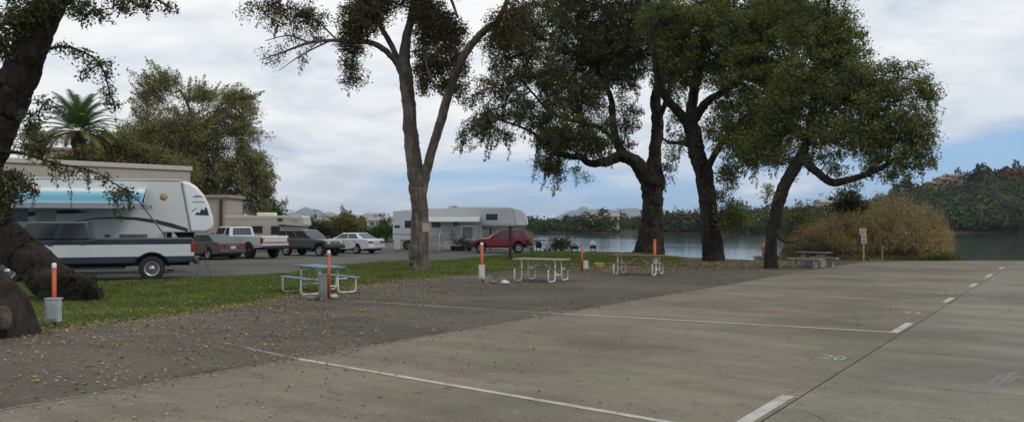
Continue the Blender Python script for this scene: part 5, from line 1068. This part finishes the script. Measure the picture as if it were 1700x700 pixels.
house(1378, 430, 13, 9, 4.5, (.48, .40, .32), (.34, .29, .25), 'pale house among hillside trees above the brown thicket', up=2, rz=.1)
TOWN = [(500, 620, 13, 4.5, (.5, .47, .42), (.24, .22, .21), 'grey roofed hill house above the motorhome overcab', 2), (548, 690, 12, 4, (.46, .42, .38), (.30, .22, .18), 'brown roofed hill house over the yellow leaved tree', 3), (606, 640, 14, 4.5, (.56, .54, .5), (.26, .25, .25), 'white hill house over the white sedan roof', 2),
        (622, 700, 16, 4, (.5, .5, .48), (.34, .33, .32), 'pale wide hill house above the bright green bushy tree', 4), (642, 560, 10, 4, (.42, .4, .37), (.2, .2, .21), 'small dark roofed hill house left of the white awning trailer', 2), (596, 420, 9, 3.4, (.5, .46, .42), (.28, .2, .17), 'low cream house beyond the white sedan', 1), (520, 460, 10, 3.6, (.45, .43, .4), (.22, .21, .2), 'small grey house beyond the off roader windscreen', 1),
        (632, 330, 9, 3.0, (.48, .44, .42), (.25, .24, .24), 'pale lilac low house just left of the trailer rear', 1), (575, 560, 12, 4, (.52, .5, .46), (.3, .26, .23), 'beige hill house half behind the yellow leaved tree', 3)]
for px, y, w, h, wc, rc, lab, u in TOWN: house(px, y, w, 8, h, wc, rc, lab, up=u, rz=RNG.uniform(-.4, .4))

# ---------------------------------------------------------------- picnic tables
PIPE = pmat('white_pipe', (.62, .60, .55), .5, .12, 5)
def picnic(label, at, rotz, top_m, bench_m, L=1.85):
    root = thing('picnic_table', label, 'picnic table', at, rotz)
    q = MB(); [q.box((0, y, .745), (L, .135, .045)) for y in (-.30, -.15, 0, .15, .30)]; q.box((0, 0, .71), (.05, .7, .03)); q.build('tabletop', top_m, root, bevel=.008, seg=1)
    for s in (-1, 1):
        q = MB(); [q.box((0, s * (.68 + o), .445), (L, .125, .04)) for o in (-.07, .07)]; q.build('bench', bench_m, root, bevel=.008, seg=1)
    for e in (-1, 1):
        x = e * (L / 2 - .30); q = MB()
        for s in (-1, 1):
            q.tube([(x, s * .80, .42), (x, s * .815, .38), (x, s * .815, .12), (x, s * .795, .055), (x, s * .74, .03), (x, s * .36, .03), (x, s * .30, .055), (x, s * .275, .12), (x, s * .25, .70)], .027, 8)
            q.tube([(x, s * .82, .415), (x, s * .27, .415)], .022, 8)
        q.tube([(x, -.36, .70), (x, .36, .70)], .022, 8); q.tube([(x, -.27, .22), (x, .27, .22)], .02, 8); q.build('pipe_frame', PIPE, root, smooth=True)
    q = MB(); q.tube([(-L / 2 + .3, 0, .22), (0, 0, .69)], .018, 6); q.tube([(L / 2 - .3, 0, .22), (0, 0, .69)], .018, 6); q.build('brace', PIPE, root)
    return root
TEAL = pmat('teal_boards', (.10, .21, .25), .55, .25, 6); TAN = pmat('tan_boards', (.30, .26, .19), .75, .25, 6); TAND = pmat('dark_boards', (.12, .09, .07), .8, .25, 6)
BRN = pmat('red_brown_boards', (.17, .085, .055), .75, .25, 6)
def at(px, py): g = G(px, py); return (g[0], g[1], 0)
picnic('teal topped picnic table with white pipe legs on the lawn edge', at(530, 485.5), R(-52), TEAL, TEAL)
picnic('tan topped picnic table with white pipe legs on the asphalt', at(899, 466), R(-27), TAN, TAND)
picnic('red brown picnic table with white pipe legs before the big oak trunk', at(1060, 455.5), R(-24), BRN, BRN, 2.1)
root = thing('concrete_picnic_table', 'grey concrete picnic table with pedestal near the brown thicket', 'picnic table', at(1350, 443), R(-48)); CON = pmat('cast_concrete', (.26, .24, .215), .9, .15, 5, bump=.3); CON_D = pmat('dark_table_top', (.10, .085, .075), .75, .2, 5)
q = MB(); q.box((0, 0, .73), (1.7, .8, .08)); q.build('tabletop', CON_D, root, bevel=.02)
for x in (-.42, .42): q = MB(); q.box((x, 0, .34), (.26, .5, .68)); q.build('pedestal', CON, root, bevel=.02)
for s in (-1, 1):
    q = MB(); q.box((0, s * .85, .43), (1.75, .32, .08)); q.build('bench', CON, root, bevel=.02)
    for x in (-.55, .55): q = MB(); q.box((x, s * .85, .19), (.16, .26, .38)); q.build('bench_leg', CON, root, bevel=.015)
root.scale = (.9, .9, .9)

# ---------------------------------------------------------------- hook-up posts
ORG = pmat('orange_pipe', (.47, .088, .014), .45, .2, 5); BOXG = pmat('box_grey', (.36, .38, .40), .5, .15, 5); BOXD = pmat('box_dull', (.20, .215, .225), .55, .15, 5); BOXW = pmat('box_white', (.56, .57, .55), .5, .15, 5); BOXP = pmat('pipe_grey', (.33, .34, .34), .5, .15, 5)
def post(label, px, base, top, bx, bz, bm, cap, ox=0, rr=.038, legs=True):
    """orange marker pipe with an electric box at its foot"""
    g = G(px, base); s = g[1] / F; root = thing('hookup_post', label, 'post', (g[0], g[1], 0), 0, 'orange hookup posts'); H = (base - top) * s
    q = MB(); q.tube([(0, 0, -.05), (0, 0, H - .06)], rr, 12); q.build('pipe', ORG, root, smooth=True)
    q = MB(); q.lathe([(rr * 1.06, H - .09), (rr * 1.06, H - .02), (rr * .7, H), (.001, H + .002)], 12); q.build('cap', WHITE if cap else ORG, root, smooth=True)
    w, d, h = bx; x0 = ox * s
    q = MB(); q.box((x0, -.06 - d / 2, bz + h / 2), (w, d, h)); b = q.build('electric_box', bm, root, bevel=.012)
    q = MB(); q.box((x0 + .01, -.062 - d - .008, bz + h * .5), (w * .72, .02, h * .74)); q.build('box_door', bm, b, bevel=.006)
    q = MB(); q.box((x0, -.05 - d / 2, bz + h + .012), (w * 1.1, d * 1.2, .024)); q.build('box_lid', bm, b, bevel=.004)
    if legs: q = MB(); q.tube([(x0 - w * .15, -.06 - d / 2, -.05), (x0 - w * .15, -.06 - d / 2, bz + .02)], .03, 10); q.build('conduit', BOXP, b)
    return root
post('orange post with a pale grey electric box by the leaning oak', 90, 541, 436, (.25, .14, .42), .10, BOXG, True, 5)
post('orange post with a dull grey box before the teal picnic table', 546, 497, 415, (.2, .14, .52), .12, BOXD, True, -8)
post('white boxed orange post between the forked tree and tan table', 800, 468, 402, (.2, .16, .44), .12, BOXW, True, 0, .05)
post('thin orange post with a small white box beside the yellow tub', 966, 449, 403, (.2, .14, .32), .08, BOXW, False, 6, .045)
post('orange post before the trunk of the broad dark oak', 1087, 456, 397, (.2, .14, .26), .40, BOXW, False, 0, .055)
# dark post on the lawn
g = G(847, 432); root = thing('wooden_post', 'dark red brown wooden post in front of the red off roader', 'post', (g[0], g[1], 0)); s = g[1] / F
MRN = pmat('post_maroon', (.05, .016, .016), .7, .25, 6)
q = MB(); q.box((0, 0, 27 * s), (.18, .18, 54 * s + .1)); q.build('shaft', MRN, root, bevel=.012); q = MB(); q.box((0, 0, 54 * s + .06), (.21, .21, .03)); q.build('cap', MRN, root)
# ---------------------------------------------------------------- signs
SGN_W = pmat('sign_white', (.62, .52, .50), .5, .08, 6); SGN_R = pmat('sign_red', (.42, .05, .05), .5, .1, 6)
g = G(1433.5, 433.6); root = thing('sign_post', 'red and white stacked signs on a pole before the thicket', 'sign', (g[0], g[1], 0)); s = g[1] / F
q = MB(); q.tube([(0, 0, -.1), (0, 0, 53 * s)], .045, 8); q.build('pole', pmat('pole_grey', (.34, .32, .28), .6), root)
for (w, z0, z1, ox, ring) in ((.34, 45, 54.5, -.06, True), (.27, 30, 44, 0, False)):
    q = MB(); q.box((ox, -.06, (z0 + z1) / 2 * s), (w, .02, (z1 - z0) * s)); b = q.build('sign_plate', SGN_W, root, bevel=.006)
    q = MB(); zc = (z0 + z1) / 2 * s
    if ring:
        q.lathe([(.085, -.004), (.085, -.010), (.12, -.010), (.12, -.004)], 20, (ox, -.07, zc), 'y', True); q.box((ox, -.077, zc), (.19, .008, .03), ry=.78)
    else:
        q.lathe([(.06, -.004), (.06, -.010), (.09, -.010), (.09, -.004)], 20, (ox, -.07, zc + .1), 'y', True); q.box((ox, -.077, zc + .1), (.15, .008, .025), ry=.78)
        for k in range(3): q.box((ox, -.077, zc - .06 - .05 * k), (.2 - .03 * k, .008, .026))
    q.build('sign_marking', SGN_R, b)
q = MB(); q.box((0, .05, 49 * s), (.06, .05, .12)); q.build('bracket', BLACK, root)
g = G(1465, 433.4); root = thing('marker_stake', 'thin pale stake right of the stacked red signs', 'stake', (g[0], g[1], 0)); q = MB(); q.tube([(0, 0, -.05), (0, 0, 24 * g[1] / F)], [.03, .024], 6); q.build('shaft', pmat('stake_wood', (.30, .26, .19), .8), root); q = MB(); q.box((0, 0, 24 * g[1] / F), (.07, .04, .1)); q.build('tip', pmat('stake_wood', (.30, .26, .19), .8), root)
g = G(1451, 433.2); root = thing('wheel_stop', 'low mossy wheel stop at the pavement end by the signs', 'kerb block', (g[0], g[1] - .1, 0)); q = MB(); q.prism([(-.09, 0), (.09, 0), (.05, .13), (-.05, .13)], -.34, .34, 'x'); q.build('block', pmat('mossy_block', (.085, .09, .04), .9, .3, 8), root, bevel=.012)
q = P(707, 377, 34.1); root = thing('tree_sign', 'small faded pink notice fixed to the forked tree trunk', 'sign', tuple(q)); b = MB(); b.box((0, 0, 0), (.30, .015, .36)); p_ = b.build('panel', pmat('notice_pink', (.42, .31, .25), .7, .12, 9), root); b = MB(); b.box((0, .02, 0), (.22, .03, .3)); b.build('backing', pmat('backing_brown', (.1, .07, .05), .8), root); 
# ---------------------------------------------------------------- camp things
def tripod(label, px, base, top):
    g = G(px, base); s = g[1] / F; H = (base - top) * s; r = thing('folding_tripod', label, 'stand', (g[0], g[1], 0))
    for a in (.3, 2.5, 4.5): q = MB(); q.tube([(.09 * math.cos(a), .09 * math.sin(a), H), (.34 * math.cos(a), .34 * math.sin(a), 0)], .013, 6); q.build('leg', pmat('leg_dark', (.05, .05, .05), .5), r)
    q = MB(); q.lathe([(.001, H - .02), (.2, H), (.26, H + .07), (.25, H + .07), (.18, H + .02), (.001, H)], 18); q.build('grill_bowl', BLACK, r, smooth=True)
tripod('black folding tripod grill standing behind the pickup tailgate', 335, 458, 430)
def grill(label, px, base, top, lidc, bodyc, w=.5, cat='grill'):
    g = G(px, base); s = g[1] / F; H = (base - top) * s; r = thing('barbecue_grill', label, cat, (g[0], g[1], 0), RNG.uniform(-.3, .3))
    q = MB(); q.prism([(-w * .5, H * .62)] + arc_pts((0, H * .66), (w * .5, H * .34), math.pi, 0, 8) + [(w * .5, H * .62)], -w * .38, w * .38); q.build('lid', lidc, r, bevel=.02)
    q = MB(); q.loft([(-w * .46, -w * .34, H * .36), (w * .46, -w * .34, H * .36), (w * .46, w * .34, H * .36), (-w * .46, w * .34, H * .36)], [(-w * .5, -w * .38, H * .61), (w * .5, -w * .38, H * .61), (w * .5, w * .38, H * .61), (-w * .5, w * .38, H * .61)]); q.build('firebox', bodyc, r, bevel=.015)
    for x in (-1, 1):
        for y in (-1, 1): q = MB(); q.tube([(x * w * .36, y * w * .26, 0), (x * w * .36, y * w * .26, H * .4)], .022, 6); q.build('leg', bodyc, r)
    q = MB(); q.box((0, 0, H * .14), (w * .8, w * .6, .03)); q.build('shelf', bodyc, r); q = MB(); q.tube([(-w * .3, -w * .44, H * .7), (w * .3, -w * .44, H * .7)], .015, 6); q.build('handle', CHROME, r)
GRN = pmat('lid_green', (.20, .34, .24), .4, .1, 5); DKB = pmat('dark_brown_metal', (.035, .026, .02), .6)
grill('barbecue grill with a pale green lid beside the thin orange post', 954, 419.5, 401.5, GRN, DKB, .52)
grill('dark barbecue grill with a white lid near the water', 984.5, 419.5, 399.5, WHITE, DKB, .44)
grill('black grill by the rear of the red off roader', 894.5, 418, 400, BLACK, BLACK, .45)
def camp_table(label, px, base, top, w, m_):
    g = G(px, base); s = g[1] / F; H = (base - top) * s; r = thing('camp_table', label, 'table', (g[0], g[1], 0), .1)
    q = MB(); q.box((0, 0, H), (w, .6, .05)); q.build('tabletop', m_, r, bevel=.01)
    for x in (-1, 1):
        for y in (-1, 1): q = MB(); q.tube([(x * w * .42, y * .22, 0), (x * w * .46, y * .26, H - .02)], .018, 6); q.build('leg', PIPE, r)
camp_table('white folding table behind the black grill by the lake', 897, 414.5, 396, 1.1, WHITE)
def bucket(label, px, base, h, r, m_, name='bucket', cat='bucket'):
    g = G(px, base); o = thing(name, label, cat, (g[0], g[1], 0)); q = MB(); q.lathe([(.001, 0), (r * .82, 0), (r, h), (r * 1.06, h), (r * 1.06, h + .02), (r * .94, h + .02), (r * .9, h - .03), (r * .8, .03), (.001, .03)], 18); q.build('shell', m_, o, smooth=True)
    q = MB(); q.tube([(r * 1.03 * math.cos(a), .02, h * .8 + .12 * h * math.sin(a) * 3) for a in np.linspace(0, math.pi, 9)], .008, 5); q.build('handle', CHROME, o)
bucket('white bucket on the ground behind the red off roader bumper', 883, 418, .36, .17, WHITE)
bucket('small white bucket on the grass left of the reedy plant', 905, 417.5, .18, .13, WHITE)
bucket('smaller white pail nearest the reedy plant', 912, 417.8, .2, .11, WHITE)
g = G(995, 443); root = thing('plastic_tub', 'yellow plastic tub lying on the grass by the red brown table', 'tub', (g[0], g[1], 0), .2)
YEL = pmat('yellow_plastic', (.50, .33, .03), .45, .15, 6)
q = MB(); q.loft([(-.16, -.10, 0), (.16, -.10, 0), (.16, .10, 0), (-.16, .10, 0)], [(-.2, -.13, .17), (.2, -.13, .17), (.2, .13, .17), (-.2, .13, .17)]); q.build('shell', YEL, root, bevel=.03); q = MB(); q.box((0, 0, .183), (.43, .29, .025)); q.build('rim', YEL, root, bevel=.01)
# stones at the foot of the teal table and the tan table
def stone(label, px, py, r, m_):
    g = G(px, py); bm = bmesh.new(); bmesh.ops.create_icosphere(bm, subdivisions=3, radius=1)
    for v in bm.verts: k = 1 + .12 * math.sin(v.co.x * 4 + px) + .1 * math.sin(v.co.y * 5 + 1); v.co = Vector((v.co.x * r * 1.3 * k, v.co.y * r * k, max(-.3, v.co.z) * r * .7 * k))
    me = bpy.data.meshes.new('stone'); bm.to_mesh(me); bm.free(); me.materials.append(m_); me.polygons.foreach_set('use_smooth', [True] * len(me.polygons)); o = bpy.data.objects.new('stone', me); COL.objects.link(o); o.location = (g[0], g[1], .04); tag(o, label, 'stone')
STN = pmat('stone_grey', (.17, .16, .14), .9, .2, 8, bump=.4)
stone('rounded grey stone at the asphalt edge left of the dull grey box', 519, 497, .15, STN); stone('pale flat stone right of the dull grey box', 553, 495, .11, pmat('stone_pale', (.36, .34, .3), .9)); stone('white flat stone on the asphalt left of the tan table', 838, 471, .12, pmat('stone_white', (.5, .48, .43), .9)); stone('little dark stone between the white boxed post and tan table', 819, 470, .09, STN)
# standing water pipes beside the tan table
for px, lab in ((808, 'short grey standpipe nearest the white boxed post'), (822, 'short rusty standpipe left of the tan table')):
    g = G(px, 470); root = thing('standpipe', lab, 'pipe', (g[0], g[1], 0)); q = MB(); q.tube([(0, 0, -.05), (0, 0, .2), (.03, 0, .24), (.09, 0, .24)], .018, 8); q.build('tube', pmat('rusty_pipe' if px > 815 else 'pipe_grey', (.14, .08, .05), .8), root); q = MB(); q.lathe([(.001, 0), (.04, 0), (.04, .02), (.001, .02)], 10, (0, 0, .25)); q.build('valve', pmat('rusty_pipe', (.14, .08, .05), .8), root)
# ---------------------------------------------------------------- person by the water
yy = np.linspace(45, 60, 300); xx = (1270 - CX) * yy / F; zz_ = land_z(xx, yy); i = int(np.argmin(np.abs(zz_ + .60))); base = (xx[i], yy[i], float(zz_[i]))
root = thing('person', 'person in a pink shirt and blue trousers standing beside the crooked oak', 'person', base, .5)
def skin(name, verts, edges, mat, parent, root_i=0, sub=2):
    me = bpy.data.meshes.new(name); me.from_pydata([v[:3] for v in verts], edges, []); o = bpy.data.objects.new(name, me); COL.objects.link(o); o.parent = parent
    o.modifiers.new('skin', 'SKIN'); 
    for k, v in enumerate(verts): me.skin_vertices[0].data[k].radius = (v[3], v[4] if len(v) > 4 else v[3]); me.skin_vertices[0].data[k].use_root = (k == root_i)
    s = o.modifiers.new('sub', 'SUBSURF'); s.levels = sub; s.render_levels = sub; me.materials.append(mat); return o
SKN = pmat('skin', (.36, .21, .15), .6)
V = [(0, 0, .92, .13, .10), (0, .01, 1.12, .125, .09), (0, .01, 1.36, .15, .09), (0, 0, 1.46, .06), (0, -.015, 1.54, .075), (0, -.02, 1.63, .085), (0, -.01, 1.70, .05),
     (.10, 0, .84, .085), (.11, -.01, .48, .06), (.12, .02, .10, .042), (.13, -.10, .03, .035), (-.10, 0, .84, .085), (-.12, -.02, .48, .06), (-.12, 0, .10, .042), (-.13, -.12, .03, .035),
     (.18, .01, 1.40, .055), (.235, .03, 1.14, .042), (.22, -.06, .92, .032), (.215, -.10, .82, .030), (-.18, .01, 1.40, .055), (-.245, .03, 1.14, .042), (-.25, -.03, .90, .032), (-.25, -.06, .80, .030)]
E = [(0, 1), (1, 2), (2, 3), (3, 4), (4, 5), (5, 6), (0, 7), (7, 8), (8, 9), (9, 10), (0, 11), (11, 12), (12, 13), (13, 14), (2, 15), (15, 16), (16, 17), (17, 18), (2, 19), (19, 20), (20, 21), (21, 22)]
skin('body', V, E, SKN, root)
pk = pmat('pink_cloth', (.42, .20, .17), .85, .15, 6); bl = pmat('blue_cloth', (.07, .12, .17), .85, .15, 6); hr = pmat('brown_hair', (.06, .04, .03), .7)
def grow(idx, extra): return [tuple(list(V[i][:3]) + [r + extra for r in V[i][3:]]) for i in idx]
skin('shirt', grow([0, 1, 2, 15, 16, 19, 20], .018), [(0, 1), (1, 2), (2, 3), (3, 4), (2, 5), (5, 6)], pk, root)
skin('trousers', grow([0, 7, 8, 9, 11, 12, 13], .016), [(0, 1), (1, 2), (2, 3), (0, 4), (4, 5), (5, 6)], bl, root)
skin('hair', [(0, .03, 1.62, .07), (0, .01, 1.70, .075), (0, -.03, 1.73, .05)], [(0, 1), (1, 2)], hr, root)
q = MB(); q.loft([(-.014, -.10, 1.585), (.014, -.10, 1.585), (0, -.095, 1.64)], [(-.008, -.128, 1.59), (.008, -.128, 1.59), (0, -.105, 1.63)]); q.build('nose', SKN, root)
for s in (-1, 1):
    q = MB(); q.lathe([(.001, .008), (.009, .004), (.011, -.002)], 8); e = q.build('eye', BLACK, root); e.location = (s * .033, -.103, 1.635); e.rotation_euler = (math.pi / 2, 0, 0)
    for k in range(5):
        dx = (k - 2) * .014; f = MB(); b0 = (s * (.215 if s > 0 else .25) + dx, -.10 if s > 0 else -.06, .80); f.tube([b0, (b0[0] + dx * .2, b0[1] - .01, .76), (b0[0] + dx * .3, b0[1] - .025, .725 if k else .75)], [.009, .008, .006], 6); f.build('finger', SKN, root)
# ---------------------------------------------------------------- air
m = bpy.data.materials.new('haze_air'); m.use_nodes = True; t = m.node_tree; t.nodes.clear()
pv = t.nodes.new('ShaderNodeVolumePrincipled'); pv.inputs['Color'].default_value = (.72, .82, .95, 1); pv.inputs['Density'].default_value = HAZE
ot = t.nodes.new('ShaderNodeOutputMaterial'); t.links.new(pv.outputs[0], ot.inputs['Volume'])
hz = MB(); hz.box((0, 5400, 130), (26000, 11800, 270)); o = hz.build('haze', m); tag(o, kind='stuff')
